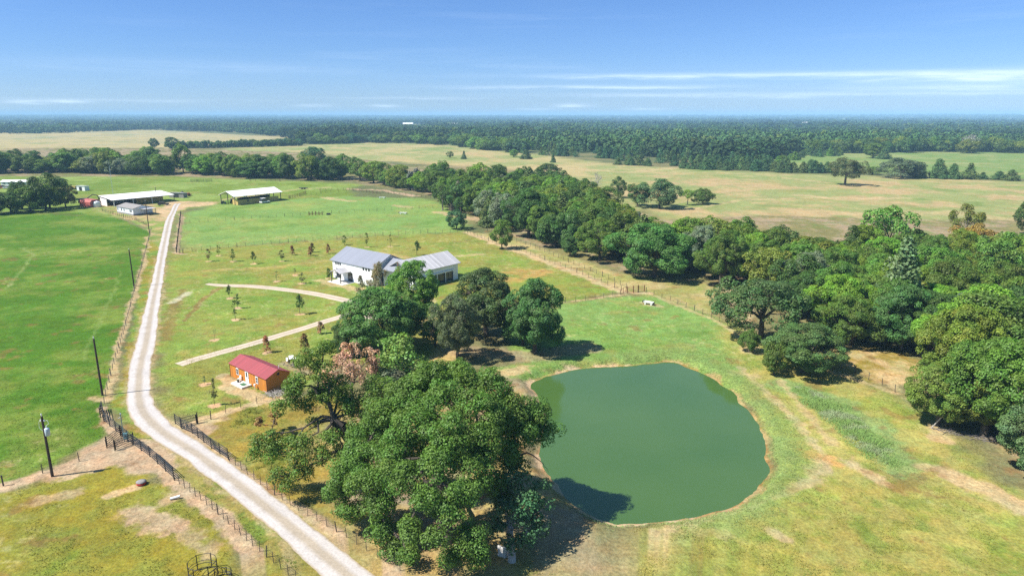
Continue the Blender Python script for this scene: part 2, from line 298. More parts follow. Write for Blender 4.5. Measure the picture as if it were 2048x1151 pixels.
# ------------------------------------------------------------------ ground colours (base colours of grass, soil and leaf litter, laid out on the plan)
GR = (.056, .130, .008); GR2 = (.122, .178, .028); LG = (.180, .245, .062); LG2 = (.145, .235, .062); OL = (.195, .170, .024); OL2 = (.215, .165, .034)
TAN = (.40, .295, .17); DRY = (.28, .235, .08); RED = (.18, .095, .042); FT = (.33, .275, .135); FG = (.21, .235, .09); SOIL = (.36, .26, .175); LITTER = (.26, .20, .13); ORG = (.40, .21, .08)
ZONES = [
    ([(262, 880), (300, 912), (350, 957), (430, 1030), (560, 1140), (600, 1180), (720, 1180), (640, 1120), (500, 985), (390, 905), (300, 850), (255, 800), (240, 840)], (.22, .19, .055), (.125, .165, .03), 3.5, -.03, .5),   # polygon in photograph pixels, colour a, colour b, size of the patches (m), balance toward b, soft edge (m)
    ([(-700, 262), (0, 266), (300, 260), (580, 275), (350, 297), (0, 312), (-700, 330)], FT, (.26, .245, .14), 60, -.05, 12),
    ([(-60, 250), (104, 250), (104, 257), (-60, 259)], FT, FT, 60, 0, 15),
    ([(440, 303), (460, 296), (600, 290), (760, 285), (900, 290), (1000, 302), (1100, 312), (1240, 330), (1480, 343), (2048, 362), (2700, 400), (2700, 480), (2048, 470), (1330, 440), (1150, 360), (1000, 335), (800, 325)], FT, FG, 38, .02, 10),
    ([(1250, 345), (2048, 368), (2700, 400), (2700, 480), (2048, 470), (1330, 440), (1180, 385)], FG, (.34, .255, .135), 26, -.05, 10),
    ([(1590, 304), (2700, 300), (2700, 360), (2048, 358), (1800, 347), (1620, 343), (1480, 336)], (.14, .205, .06), FG, 30, -.05, 10),
    ([(-400, 352), (350, 353), (640, 364), (720, 368), (690, 400), (430, 410), (200, 440), (-400, 440)], LG, GR2, 22, .05, 6),
    ([(365, 430), (430, 408), (690, 392), (860, 398), (940, 440), (925, 465), (760, 472), (512, 490), (362, 505), (350, 490)], LG, LG2, 20, .06, 4),
    ([(340, 504), (512, 490), (760, 472), (925, 464), (1250, 580), (1130, 605), (1000, 610), (880, 720), (680, 730), (560, 800), (420, 840), (340, 825), (318, 760), (310, 640)], (.155, .215, .04), (.20, .20, .045), 12, .02, 2),
    ([(-700, 425), (150, 425), (237, 437), (298, 462), (262, 590), (226, 728), (205, 800), (212, 880), (0, 968), (-300, 1090), (-900, 1300)], GR, GR2, 14, -.02, .7),
    ([(250, 728), (300, 455), (330, 440), (330, 470), (258, 800), (330, 905), (300, 900), (215, 815)], (.12, .20, .035), OL, 7, .05, .6),
    ([(-400, 1130), (0, 985), (120, 952), (250, 925), (345, 975), (430, 1050), (570, 1170), (640, 1300), (-500, 1400)], OL, (.175, .18, .032), 8, .02, .8),
    ([(700, 1165), (330, 860), (350, 845), (460, 918), (800, 1150)], (.16, .18, .035), (.25, .20, .07), 4, .08, .4),
    ([(380, 860), (440, 830), (520, 800), (640, 790), (760, 800), (700, 1070), (560, 1000), (455, 915)], OL2, (.21, .19, .05), 6, .0, .8),
    ([(640, 860), (760, 780), (1000, 740), (1080, 780), (1060, 900), (1180, 1060), (1260, 1170), (740, 1170), (690, 1080)], (.30, .225, .085), LITTER, 7, .05, 3.5),
    ([(925, 464), (1250, 580), (1440, 634), (1500, 600), (1380, 556), (1270, 553), (1130, 510), (1000, 470)], (.23, .23, .075), (.34, .275, .13), 9, .0, 1.5),
    ([(1000, 640), (1130, 606), (1250, 592), (1300, 588), (1430, 634), (1500, 690), (1480, 730), (1500, 800), (1360, 735), (1270, 725), (1100, 750), (1060, 760), (960, 740), (1040, 720)], (.135, .225, .048), LG2, 9, .05, 1.2),
    ([(1430, 634), (1500, 660), (1650, 725), (1800, 790), (1870, 870), (2048, 990), (2400, 1200), (2400, 1500), (1100, 1500), (1200, 1090), (1300, 1052), (1500, 1000), (1560, 930), (1540, 860), (1480, 730)], (.215, .24, .052), (.29, .265, .08), 6, -.02, 3),
    ([(1230, 1110), (1480, 1030), (1640, 990), (1800, 960), (2048, 1090), (2400, 1250), (2400, 1500), (1100, 1500)], (.19, .205, .042), (.26, .235, .065), 5, -.02, 3),
    ([(1640, 700), (1740, 690), (1850, 715), (1860, 760), (1790, 778), (1720, 752), (1640, 728)], (.40, .29, .15), OL2, 7, -.06, 1.5),
    ([(1440, 640), (1560, 600), (1700, 660), (1860, 720), (1960, 860), (2100, 960), (2500, 960), (2500, 430), (1900, 440), (1500, 430), (1330, 440), (1200, 395), (1000, 340), (900, 380), (990, 470), (1130, 505), (1270, 550), (1420, 565)], LITTER, (.16, .15, .06), 8, 0, 2.5),
    ([(-100, 352), (-100, 320), (20, 296), (300, 296), (640, 306), (800, 330), (1000, 335), (1000, 400), (860, 392), (700, 362), (350, 352)], (.14, .13, .05), LITTER, 12, 0, 6),
    ([(160, 402), (330, 404), (390, 408), (352, 430), (322, 500), (300, 480), (296, 455), (240, 434), (190, 422)], (.33, .25, .13), (.16, .22, .05), 8, .05, 1.2),
    ([(340, 402), (440, 404), (430, 410), (370, 415), (345, 428), (325, 440), (312, 425)], (.42, .30, .19), TAN, 9, 0, 1.5),
]
STRIPS = [
    ([(-40, 500), (50, 496), (66, 512), (40, 545), (20, 570), (-20, 590)], .35, (.20, .24, .085), .5, .25), ([(240, 540), (225, 590), (195, 650), (170, 720)], .3, (.16, .22, .06), .4, .2), ([(1572, 770), (1650, 790), (1745, 855), (1815, 940)], 2.2, (.15, .24, .09), .7, 1.2),  # polyline, half width (m), colour, strength, ragged (m)
    ([(0, 974), (105, 943), (205, 905), (262, 885)], 1.1, SOIL, .95, .5), ([(215, 900), (275, 905), (300, 920)], 3.2, SOIL, .95, .9), ([(110, 950), (180, 935), (250, 915), (290, 910)], 1.2, SOIL, .9, .6),
    ([(268, 885), (345, 955), (420, 1020), (500, 1092), (580, 1165)], .85, SOIL, .95, .4), ([(200, 815), (212, 850), (262, 886)], .55, SOIL, .9, .25), ([(182, 797), (212, 800)], .8, TAN, .8, .5),
    ([(302, 458), (279, 555), (262, 610), (226, 735), (208, 800)], .5, TAN, .8, .35), ([(362, 428), (352, 505), (366, 508)], .8, SOIL, .85, .3),
    ([(352, 850), (400, 870), (456, 915), (560, 1000), (700, 1085), (820, 1165)], .55, SOIL, .95, .35), ([(340, 848), (372, 856), (400, 838), (470, 818), (575, 790)], .75, TAN, .95, .4), ([(372, 858), (400, 862)], 1.6, SOIL, .9, .8), ([(405, 845), (440, 835)], 1.0, TAN, .8, .5),
    ([(455, 770), (480, 782), (530, 800), (575, 795)], 1.2, TAN, .9, .6), ([(448, 752), (462, 764)], 1.1, TAN, .85, .4),
    ([(935, 465), (990, 486), (1050, 505), (1145, 543), (1243, 582)], 1.5, (.44, .32, .19), .75, .9), ([(1243, 582), (1295, 586)], 1.0, TAN, .95, .4), ([(1130, 604), (1190, 597), (1245, 588)], .45, TAN, .85, .3),
    ([(1300, 588), (1430, 640), (1500, 690), (1640, 735), (1790, 785)], .6, TAN, .55, .5), ([(1490, 625), (1500, 705)], 1.3, TAN, .7, 1.2),
    ([(1480, 735), (1540, 790), (1600, 850), (1640, 900), (1650, 930), (1600, 970), (1500, 1010), (1400, 1040), (1290, 1070)], .55, TAN, .85, .5), ([(1560, 760), (1620, 830), (1670, 890)], .45, TAN, .6, .5), ([(1620, 905), (1670, 925)], 1.0, ORG, .7, .8),
    ([(1640, 930), (1620, 960)], 1.0, TAN, .7, .8), ([(1700, 925), (1760, 960)], .8, TAN, .8, .7), ([(1900, 955), (1960, 975), (2040, 1010)], 1.6, TAN, .85, .9), ([(1850, 935), (1900, 945)], .9, TAN, .6, .8), ([(1870, 850), (1885, 880)], 1.1, TAN, .8, .6), ([(1470, 745), (1510, 750)], 1.0, TAN, .6, .8),
    ([(1290, 1072), (1380, 1060), (1450, 1065)], .7, TAN, .5, .7), ([(1540, 1060), (1570, 1075)], .6, TAN, .7, .5), ([(1200, 1130), (1330, 1090)], .8, TAN, .6, .8),
    ([(222, 990), (270, 975)], .7, TAN, .9, .3), ([(270, 1020), (310, 1045), (350, 1050)], 1.2, SOIL, .85, 1.0), ([(350, 1060), (420, 1100)], .7, SOIL, .6, .8), ([(80, 1000), (150, 985)], .7, SOIL, .6, .7), ([(330, 1000), (365, 985)], .9, SOIL, .7, .6), ([(640, 735), (690, 760)], 1.2, LITTER, .6, .8), ([(575, 725), (610, 745)], 1.2, LITTER, .8, .6),
    ([(370, 580), (340, 625), (330, 680)], .9, RED, .55, .8), ([(440, 575), (400, 605), (365, 640)], .55, RED, .7, .4), ([(420, 540), (540, 535), (660, 520)], 1.1, DRY, .85, .9), ([(560, 550), (660, 540)], .8, DRY, .6, .7), ([(340, 605), (380, 585)], .7, (.45, .42, .33), .6, .7),
    ([(1020, 545), (1090, 540), (1050, 555), (1010, 560)], 2.2, ORG, .55, 2.0), ([(910, 512), (960, 508)], 1.2, TAN, .6, .8), ([(860, 525), (760, 505)], 1.3, (.42, .28, .13), .5, .9), ([(650, 395), (700, 402)], 1.8, TAN, .7, 1.5), ([(790, 410), (815, 414)], 1.8, TAN, .6, 1.2), ([(440, 400), (600, 378), (655, 375)], 1.5, TAN, .6, 1.2), ([(1120, 335), (1260, 345), (1400, 330)], 4, TAN, .5, 3), ([(1350, 425), (1480, 400), (1620, 395)], 1.2, TAN, .6, 1),
    ([(700, 378), (760, 380), (830, 392)], 2.0, (.40, .28, .20), .8, 1.5), ([(880, 425), (960, 440), (1000, 432)], 2.5, (.40, .28, .18), .7, 1.5), ([(1060, 450), (1090, 470)], 3.5, (.42, .3, .2), .8, 1.5), ([(860, 640), (900, 690), (880, 720)], 2.2, (.42, .30, .12), .9, 1.0), ([(690, 660), (750, 620)], 1.6, TAN, .7, 1.0), ([(640, 560), (760, 590), (860, 600)], 1.5, TAN, .7, 1.0), ([(910, 700), (1060, 712), (1180, 695)], 2.2, LITTER, .7, 1.2),
    ([(1010, 745), (1050, 735)], 1.4, TAN, .8, .9), ([(1080, 1060), (1180, 1110)], 4, LITTER, .7, 1.5), ([(1280, 605), (1315, 612)], .9, TAN, .6, .5), ([(1060, 735), (1090, 752), (1130, 742), (1200, 733)], .5, LG2, .8, .4),
    ([(1600, 390), (1700, 400), (1800, 395)], 4, TAN, .6, 3), ([(1650, 365), (1560, 355)], 2.5, TAN, .6, 2.5), ([(1400, 352), (1560, 372)], 2.5, (.36, .26, .13), .5, 2.5), ([(1700, 430), (1900, 425), (2040, 440)], 6, TAN, .55, 4), ([(1000, 318), (900, 300)], 5, (.36, .25, .13), .5, 4), ([(1080, 312), (1100, 314)], 3, TAN, .6, 2),
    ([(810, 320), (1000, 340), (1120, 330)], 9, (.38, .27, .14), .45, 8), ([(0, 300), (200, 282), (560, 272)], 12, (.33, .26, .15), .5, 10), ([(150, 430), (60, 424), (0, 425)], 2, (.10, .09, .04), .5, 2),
]
STRIPS += [([(x + k * w, y) for x, y, w in [(697, 1151, 52), (533, 1013, 43), (402, 913, 38), (330, 867, 38), (291, 830, 28), (280, 805, 25), (277, 780, 23), (281, 730, 21), (293, 680, 20), (304, 615, 14), (314, 565, 12), (323, 515, 10)]], .3, (.32, .25, .135), .7, .5) for k in (-1, 1)]
SPOTS = [(418, 522.6), (466, 522.6), (437, 511), (507, 527), (564, 522), (734, 494), (781, 492.5), (590, 550), (554, 562.6), (603.5, 567), (459.6, 596), (476, 616), (471, 639), (600, 628), (430, 680), (534, 705), (410, 768), (430, 810), (658, 557)]
def w_poly(p, closed):
    return [ray0(x, y) for x, y in p] if min(q[1] for q in p) > 236 else [ray0(x, max(y, 236)) for x, y in p]
def ground_colour(x, y):
    rr = np.hypot(x, y); w1 = fbm(x, y, 6, 4) - .5; w2 = fbm(x, y, 6, 4, 40.) - .5; wx = x + w1 * np.minimum(4, rr * .012); wy = y + w2 * np.minimum(4, rr * .012)
    big = fbm(x, y, 120, 3); c = np.empty((len(x), 3))
    for k in range(3): c[:, k] = np.where(big > .5, (.10, .115, .05)[k], (.15, .14, .065)[k])
    for p, a, b, s, bal, soft in ZONES:
        P = np.array(w_poly(p, True)); m = (x > P[:, 0].min() - 6 * soft) & (x < P[:, 0].max() + 6 * soft) & (y > P[:, 1].min() - 6 * soft) & (y < P[:, 1].max() + 6 * soft)
        if not m.any(): continue
        wq = min(soft * 4, 3.2); d = seg_dist(x[m] + w1[m] * wq, y[m] + w2[m] * wq, P, True) + (fbm(x[m], y[m], max(1.5, soft * 1.5), 4, 55.) - .5) * soft * 2.5; k = 1 - sstep(-soft, soft, d)
        f = fbm(x[m], y[m], s, 5, s); g = fbm(x[m] * 1.0, y[m], s * .22, 3, 5.)
        t = sstep(.40, .62, f * .72 + g * .28 + bal)[:, None]; col = np.array(a) * (1 - t) + np.array(b) * t
        dry = sstep(.60, .76, fbm(x[m], y[m], s * .5, 5, 77.))[:, None] * (.40 if max(a) > .15 else .16); col = col * (1 - dry) + np.array(DRY) * dry * (.9 if max(a) > .1 else .7)
        lush = sstep(.60, .78, fbm(x[m], y[m], s * .8, 4, 133.))[:, None] * .45; col = col * (1 - lush) + np.array((.075, .165, .02)) * lush
        c[m] = c[m] * (1 - k[:, None]) + col * k[:, None]
    for p, w, col, st, rag in STRIPS:
        P = np.array(w_poly(p, False)); ex = w + rag * 5 + 4; m = (x > P[:, 0].min() - ex) & (x < P[:, 0].max() + ex) & (y > P[:, 1].min() - ex) & (y < P[:, 1].max() + ex)
        if not m.any(): continue
        d = seg_dist(wx[m], wy[m], P, False) + (fbm(x[m], y[m], max(1.2, w), 4, 9.) - .5) * rag * 3.5
        k = ((1 - sstep(w - rag * .5, w + rag, d)) * st)[:, None]; v = (.8 + .4 * fbm(x[m], y[m], .9, 3, 31.))[:, None]
        c[m] = c[m] * (1 - k) + np.array(col) * v * k
    # red-brown and straw freckles in the near pasture
    near = (rr < 260)
    f = sstep(.66, .78, fbm(x, y, 3.2, 4, 201.))[:, None] * .5 * near[:, None]; c = c * (1 - f) + np.array(RED) * f
    f = (sstep(.60, .74, fbm(x, y, .9, 3, 251.)) * sstep(.45, .62, fbm(x, y, 13, 3, 91.)))[:, None] * .34 * (near & (c[:, 0] > .12))[:, None]; c = c * (1 - f) + np.array((.38, .34, .17)) * f
    for p in SPOTS:
        q = ray0(*p); d = np.hypot(x - q[0], y - q[1]) + (vnoise(x * 2.3, y * 2.3) - .5) * .5; k = (1 - sstep(.75, 1.05, d))[:, None]; c = c * (1 - k) + np.array((.46, .31, .19)) * k
    m = (x > -10) & (x < 50) & (y > 52) & (y < 128)
    d = seg_dist(x[m], y[m], POND, True); f = fbm(x[m], y[m], 2.5, 3)
    k = ((1 - sstep(.3, 1.2, d + (f - .45) * 2.6)) * .95)[:, None]; bank = np.where((f > .5)[:, None], np.array((.33, .20, .10)), np.array((.42, .31, .20)))
    east = sstep(18, 30, x[m])[:, None]; bank = bank * (1 - east) + (np.array((.25, .135, .045)) * (f > .48)[:, None] + np.array((.30, .22, .10)) * (f <= .48)[:, None]) * east
    lushm = ((1 - sstep(1.5, 8.0, d + (f - .5) * 4)) * sstep(.9, 1.5, d) * sstep(14, 22, x[m]))[:, None] * .75
    cm = c[m] * (1 - lushm) + np.array((.17, .24, .07)) * lushm; c[m] = cm * (1 - k) + bank * k
    return np.clip(c, .01, .8)
def road_px():
    return [(720, 1175, 55), (697, 1151, 51), (533, 1013, 42), (402, 913, 37), (330, 867, 37), (291, 830, 26), (280, 805, 23), (277, 780, 21.5), (281, 730, 19), (293, 680, 18), (304, 615, 12.5), (314, 565, 10.5), (323, 515, 8.5), (330, 480, 8), (339, 440, 7), (346, 425, 5.5), (352, 411, 5.5), (356, 407, 6)]
def ribbon(name, cl, hw, m, lift, kind='structure', step=.6, rag=.3, cross=9):
    cl = np.array(cl); L = np.r_[0, np.cumsum(np.hypot(*np.diff(cl, axis=0).T))]; n = max(8, int(L[-1] / step)); s = np.linspace(0, L[-1], n)
    x = np.interp(s, L, cl[:, 0]); y = np.interp(s, L, cl[:, 1]); w = np.interp(s, L, hw); ty = np.gradient(y); tx = np.gradient(x); q = np.hypot(tx, ty); nx, ny = -ty / q, tx / q
    rng = np.random.RandomState(5); V = []; UV = []
    jl = (fbm(s, s * 0, 3.0, 5, 3.) - .5) * rag * 3; jr = (fbm(s, s * 0, 3.0, 5, 63.) - .5) * rag * 3
    for j in range(cross):
        t = j / (cross - 1) * 2 - 1; off = t * w + (jl * (t < 0) + jr * (t > 0)) * abs(t) ** 3
        px, py = x + nx * off, y + ny * off; z = gz(px, py) + lift - .02 * abs(t) ** 4; V.append(np.c_[px, py, z]); UV.append(np.c_[np.full(n, t * .5 + .5), s / 10, np.zeros(n)])
    V = np.stack(V, 1).reshape(-1, 3); UV = np.stack(UV, 1).reshape(-1, 3)
    i = np.arange(n - 1)[:, None] * cross + np.arange(cross - 1)[None]; Fc = np.stack([i, i + 1, i + cross + 1, i + cross], -1).reshape(-1, 4)
    me = mk_mesh(name, V, Fc, 4, True, {'lane': UV}); me.materials.append(m); o = link(name, me); o['kind'] = kind; return o
def ground_mat():
    m = bpy.data.materials.new('pasture'); m.use_nodes = True; nt = m.node_tree; b = nt.nodes['Principled BSDF']
    at = nn(nt, 'ShaderNodeAttribute', attribute_name='soil'); ge = nn(nt, 'ShaderNodeNewGeometry')
    a = noise(nt, ge.outputs['Position'], 2.6, 4, .7); c = noise(nt, ge.outputs['Position'], .55, 4, .65, .4); d = noise(nt, ge.outputs['Position'], .09, 3, .6)
    v = math_n(nt, 'MULTIPLY', ramp(nt, a, [(.28, .62), (.72, 1.36)]), ramp(nt, c, [(.3, .80), (.7, 1.2)])); v = math_n(nt, 'MULTIPLY', v, ramp(nt, d, [(.3, .88), (.7, 1.12)]))
    col = mix_c(nt, 1.0, at.outputs[0], v, 'MULTIPLY')
    warm = ramp(nt, noise(nt, ge.outputs['Position'], .33, 4, .7), [(.35, (1.1, .97, .85)), (.65, (.94, 1.03, 1.0))]); col = mix_c(nt, 1.0, col, warm, 'MULTIPLY')
    lk(nt, col, b.inputs['Base Color']); b.inputs['Roughness'].default_value = .95; b.inputs['Specular IOR Level'].default_value = .1
    bp = nn(nt, 'ShaderNodeBump'); bp.inputs['Strength'].default_value = .55; bp.inputs['Distance'].default_value = .25
    lk(nt, math_n(nt, 'ADD', a, math_n(nt, 'MULTIPLY', c, 1.5)), bp.inputs['Height']); lk(nt, bp.outputs[0], b.inputs['Normal'])
    return m
def make_ground():
    th = np.r_[np.linspace(-180, -60, 40)[:-1], np.linspace(-60, -41, 60)[:-1], np.linspace(-41, 41, 940), np.linspace(41, 60, 60)[1:], np.linspace(60, 180, 40)[1:-1]]
    dep = np.r_[np.linspace(75, 33, 14)[:-1], np.linspace(33, 4, 455)[:-1], np.linspace(4, 1.0, 70)[:-1], np.geomspace(1.0, .15, 30)]; rad = H / np.tan(np.radians(dep))
    A, B = np.meshgrid(np.radians(th), rad); x = (np.sin(A) * B).ravel(); y = (np.cos(A) * B).ravel(); nt_, nr = len(th), len(rad)
    z = gz(x, y); c = ground_colour(x, y)
    i = np.arange(nr - 1)[:, None] * nt_ + np.arange(nt_)[None]; j = np.arange(nr - 1)[:, None] * nt_ + (np.arange(nt_)[None] + 1) % nt_
    Fc = np.stack([i, j, j + nt_, i + nt_], -1).reshape(-1, 4)
    V = np.c_[x, y, z]; V = np.r_[V, [[0, 0, 0]]]; c = np.r_[c, [[.15, .17, .05]]]
    me = mk_mesh('ground', V, Fc[:, ::-1], 4, True, {'soil': c}); me.materials.append(ground_mat()); o = link('ground', me); o['kind'] = 'structure'
make_ground()
def road_mat(name, white, mid, edge, two=True):
    m = bpy.data.materials.new(name); m.use_nodes = True; nt = m.node_tree; b = nt.nodes['Principled BSDF']
    at = nn(nt, 'ShaderNodeAttribute', attribute_name='lane'); sp = nn(nt, 'ShaderNodeSeparateXYZ'); lk(nt, at.outputs['Vector'], sp.inputs[0]); ge = nn(nt, 'ShaderNodeNewGeometry')
    n1 = noise(nt, ge.outputs['Position'], .35, 5, .7); n2 = noise(nt, ge.outputs['Position'], 3.5, 4, .75)
    t = math_n(nt, 'ADD', sp.outputs[0], math_n(nt, 'MULTIPLY', math_n(nt, 'SUBTRACT', n1, .5), .22))
    prof = ramp(nt, t, [(0, edge), (.09, white), (.27, white), (.42, mid), (.58, mid), (.73, white), (.91, white), (1, edge)])
    v = math_n(nt, 'MULTIPLY', ramp(nt, n2, [(.3, .80), (.7, 1.14)]), ramp(nt, n1, [(.3, .86), (.7, 1.1)]))
    lk(nt, mix_c(nt, 1.0, prof, v, 'MULTIPLY'), b.inputs['Base Color']); b.inputs['Roughness'].default_value = .95; b.inputs['Specular IOR Level'].default_value = .15
    bp = nn(nt, 'ShaderNodeBump'); bp.inputs['Strength'].default_value = .4; bp.inputs['Distance'].default_value = .06; lk(nt, n2, bp.inputs['Height']); lk(nt, bp.outputs[0], b.inputs['Normal'])
    return m
def make_roads():
    rp = road_px(); cl = smooth_poly([ray0(x, y) for x, y, w in rp], False, 8); hw = np.interp(np.linspace(0, 1, len(cl)), np.linspace(0, 1, len(rp)), [w * mpp(ray0(x, y)[1], y) * (.72 if y > 830 else 1) for x, y, w in rp])
    ribbon('gravel_road', cl, hw, road_mat('pale_gravel', (.46, .425, .40), (.35, .295, .23), (.33, .26, .17)), .03, step=.3, rag=.2, cross=13)
    dm = road_mat('tan_gravel', (.50, .42, .33), (.41, .335, .25), (.36, .29, .17))
    up = smooth_poly([ray0(x, y) for x, y in [(414, 567), (440, 570), (500, 572), (560, 577.5), (620, 585.5), (680, 597.5), (712, 607), (735, 622), (745, 640)]], False, 8)
    lo = smooth_poly([ray0(x, y) for x, y in [(357, 729), (400, 716), (460, 699.5), (520, 682.5), (590, 661), (640, 645.5), (690, 630), (735, 613)]], False, 8)
    k = np.linspace(0, 1, len(up)); ribbon('driveway', up, .7 + .75 * np.minimum(1, k * 5), dm, .028, rag=.12, cross=7)
    ribbon('driveway', lo, np.full(len(lo), 1.25), dm, .024, rag=.12, cross=7)
make_roads()
def make_pond():
    m = bpy.data.materials.new('pond_water'); m.use_nodes = True; nt = m.node_tree; b = nt.nodes['Principled BSDF']; ge = nn(nt, 'ShaderNodeNewGeometry')
    n1 = noise(nt, ge.outputs['Position'], .06, 3, .5)
    lk(nt, ramp(nt, n1, [(.3, (.048, .104, .024)), (.7, (.062, .120, .030))]), b.inputs['Base Color']); b.inputs['Roughness'].default_value = .06; b.inputs['IOR'].default_value = 1.58; b.inputs['Specular IOR Level'].default_value = .5
    bp = nn(nt, 'ShaderNodeBump'); bp.inputs['Strength'].default_value = .16; bp.inputs['Distance'].default_value = .04
    mp = nn(nt, 'ShaderNodeMapping'); mp.inputs['Scale'].default_value = (1, 1.8, 1); mp.inputs['Rotation'].default_value = (0, 0, .4); lk(nt, ge.outputs['Position'], mp.inputs[0])
    gust = ramp(nt, noise(nt, ge.outputs['Position'], .045, 3, .6, .8), [(.35, .25), (.65, 1.0)]); lk(nt, math_n(nt, 'MULTIPLY', noise(nt, mp.outputs[0], 2.2, 4, .6), gust), bp.inputs['Height']); lk(nt, math_n(nt, 'MULTIPLY_ADD', gust, .10, .02), b.inputs['Roughness']); lk(nt, bp.outputs[0], b.inputs['Normal'])
    c = POND.mean(0); P = c + (POND - c) * 1.03; mb = MB(); mb.poly([(*p, WATER_Z) for p in P], [tuple(range(len(P)))])
    o = mb.build('pond_water', m); o['kind'] = 'structure'
    n = o.data.polygons[0].normal.z
    if n < 0: o.data.flip_normals()
make_pond()

# ------------------------------------------------------------------ trees
def unit(v): return v / (np.linalg.norm(v, axis=1, keepdims=True) + 1e-9)
def leaves(centres, radii, per, size, rng, up=.4, flat=.8, rnd=.75, inner=.72, tint_v=.22, warm=.0, asp=.62, axis_c=None):
    """many small pointed leaf sprays round each clump centre; returns vertices, quads, tints"""
    centres = np.asarray(centres, float); radii = np.asarray(radii, float); M_ = len(centres)
    per = np.maximum(6, (np.asarray(per) * np.ones(M_)).astype(int)); idx = np.repeat(np.arange(M_), per); n = len(idx)
    d = unit(rng.normal(size=(n, 3)) + np.array([0, 0, .28]))
    if axis_c is not None: d = unit(d + .55 * unit(centres - axis_c)[idx])
    rad = radii[idx] * (inner + (1.08 - inner) * rng.rand(n) ** .6)
    p = centres[idx] + d * rad[:, None] * np.array([1, 1, flat])
    nrm = unit(d + np.array([0, 0, up]) + rnd * rng.normal(size=(n, 3)) * .8)
    t = unit(np.cross(nrm, rng.normal(size=(n, 3)))); b = np.cross(nrm, t); s = (size * (.6 + .8 * rng.rand(n)))[:, None] * .5
    bend = nrm * s * .35
    V = np.stack([p - t * s, p - b * s * asp - bend * .0 + bend, p + t * s, p + b * s * asp + bend], 1).reshape(-1, 3)
    ct = 1 + tint_v * (rng.rand(M_, 3) - .5) * np.array([1.2, .8, .8]); ct *= (1 + .35 * (rng.rand(M_, 1) - .5))
    lt = ct[idx] * (1 + .5 * (rng.rand(n, 1) - .5))
    if warm > 0:
        w = (rng.rand(n, 1) < warm); lt = np.where(w, lt * np.array([2.6, 1.05, .6]), lt)
    return V, np.arange(4 * n).reshape(-1, 4), np.repeat(lt, 4, 0)
def crown_mesh(name, parts, m):
    Vs, Fs, Ts, o = [], [], [], 0
    for V, Fc, T in parts: Vs.append(V); Fs.append(Fc + o); Ts.append(T); o += len(V)
    me = mk_mesh(name, np.concatenate(Vs), np.concatenate(Fs), 4, False, {'tint': np.concatenate(Ts)}); me.materials.append(m); return me
def limb(mb, a, b, r0, r1, rng, wob=.12, k=4, n=6):
    a = np.array(a, float); b = np.array(b, float); L = np.linalg.norm(b - a); pts = [a]
    for i in range(1, k): t = i / k; pts.append(a + (b - a) * t + rng.normal(size=3) * wob * L * .5 * math.sin(math.pi * t) + np.array([0, 0, .08 * L * math.sin(math.pi * t)]))
    pts.append(b)
    for i in range(k): mb.tube(pts[i], pts[i + 1], r0 + (r1 - r0) * i / k, r0 + (r1 - r0) * (i + 1) / k, n, False)
    return pts
def broad_proto(seed, h=11., r=5., lobes=9, base=.16, clump=.24, dens=1., leaf=.42, up=.55, trunk_r=.28, gap=0., m='leaf', bark='bark', warm=0., flat=.8, top=1., rnd=.55, low=1.62):
    rng = np.random.RandomState(seed); zc = h * (base + (1 - base) * .48); az_ = h * (1 - base) * .5; tk = MB()
    th = h * max(.2, base + .12); lean = rng.normal(size=2) * .25; fork = np.array([lean[0], lean[1], th])
    limb(tk, (0, 0, -.3), fork, trunk_r * 1.25, trunk_r * .85, rng, .04, 4, 8)
    C, Rr = [], []; ga = rng.rand() * 6.28
    for i in range(lobes):
        f = (i + .5) / lobes; zz = 1 - low * f; ph = ga + i * 2.399 + rng.normal() * .25; q = math.sqrt(max(0, 1 - zz * zz)); rr = float(np.clip(.62 + .17 * rng.normal(), .35, .95))
        lc = np.array([math.cos(ph) * q * r * rr, math.sin(ph) * q * r * rr, zc + zz * az_ * (.60 + .06 * rng.normal()) * (top if zz > 0 else 1)]); lr = r * float(np.clip(.38 + .12 * rng.normal(), .18, .6))
        mid = limb(tk, fork + (0, 0, -.15 * i / lobes * h * .3), lc, trunk_r * .5, trunk_r * .14, rng, .15, 4, 5)
        k = int((11 + 5 * rng.rand()) * max(1, (.2 / clump) ** 1.3))
        dd = unit(rng.normal(size=(k, 3)) + .75 * unit((lc - np.array([0, 0, zc]))[None] / np.array([r, r, az_])) + np.array([0, 0, .25]))
        for d in dd:
            if rng.rand() < gap: continue
            c = lc + d * lr * np.array([1, 1, .85]) * (.62 + .3 * rng.rand()); C.append(c); Rr.append(r * clump * (.7 + .6 * rng.rand()))
            if rng.rand() < .5: limb(tk, lc, c, trunk_r * .13, trunk_r * .05, rng, .1, 2, 4)
    C = np.array(C); Rr = np.array(Rr); C[:, 2] = np.maximum(C[:, 2], Rr * .7)
    per = dens * 9.0 * (Rr / leaf) ** 2
    cr = crown_mesh('crown', [leaves(C, Rr, per, leaf, rng, up, flat, rnd, warm=warm, axis_c=np.array([0, 0, zc * .8]))], M[m]); return tk.mesh('trunk', M[bark]), cr, h, r
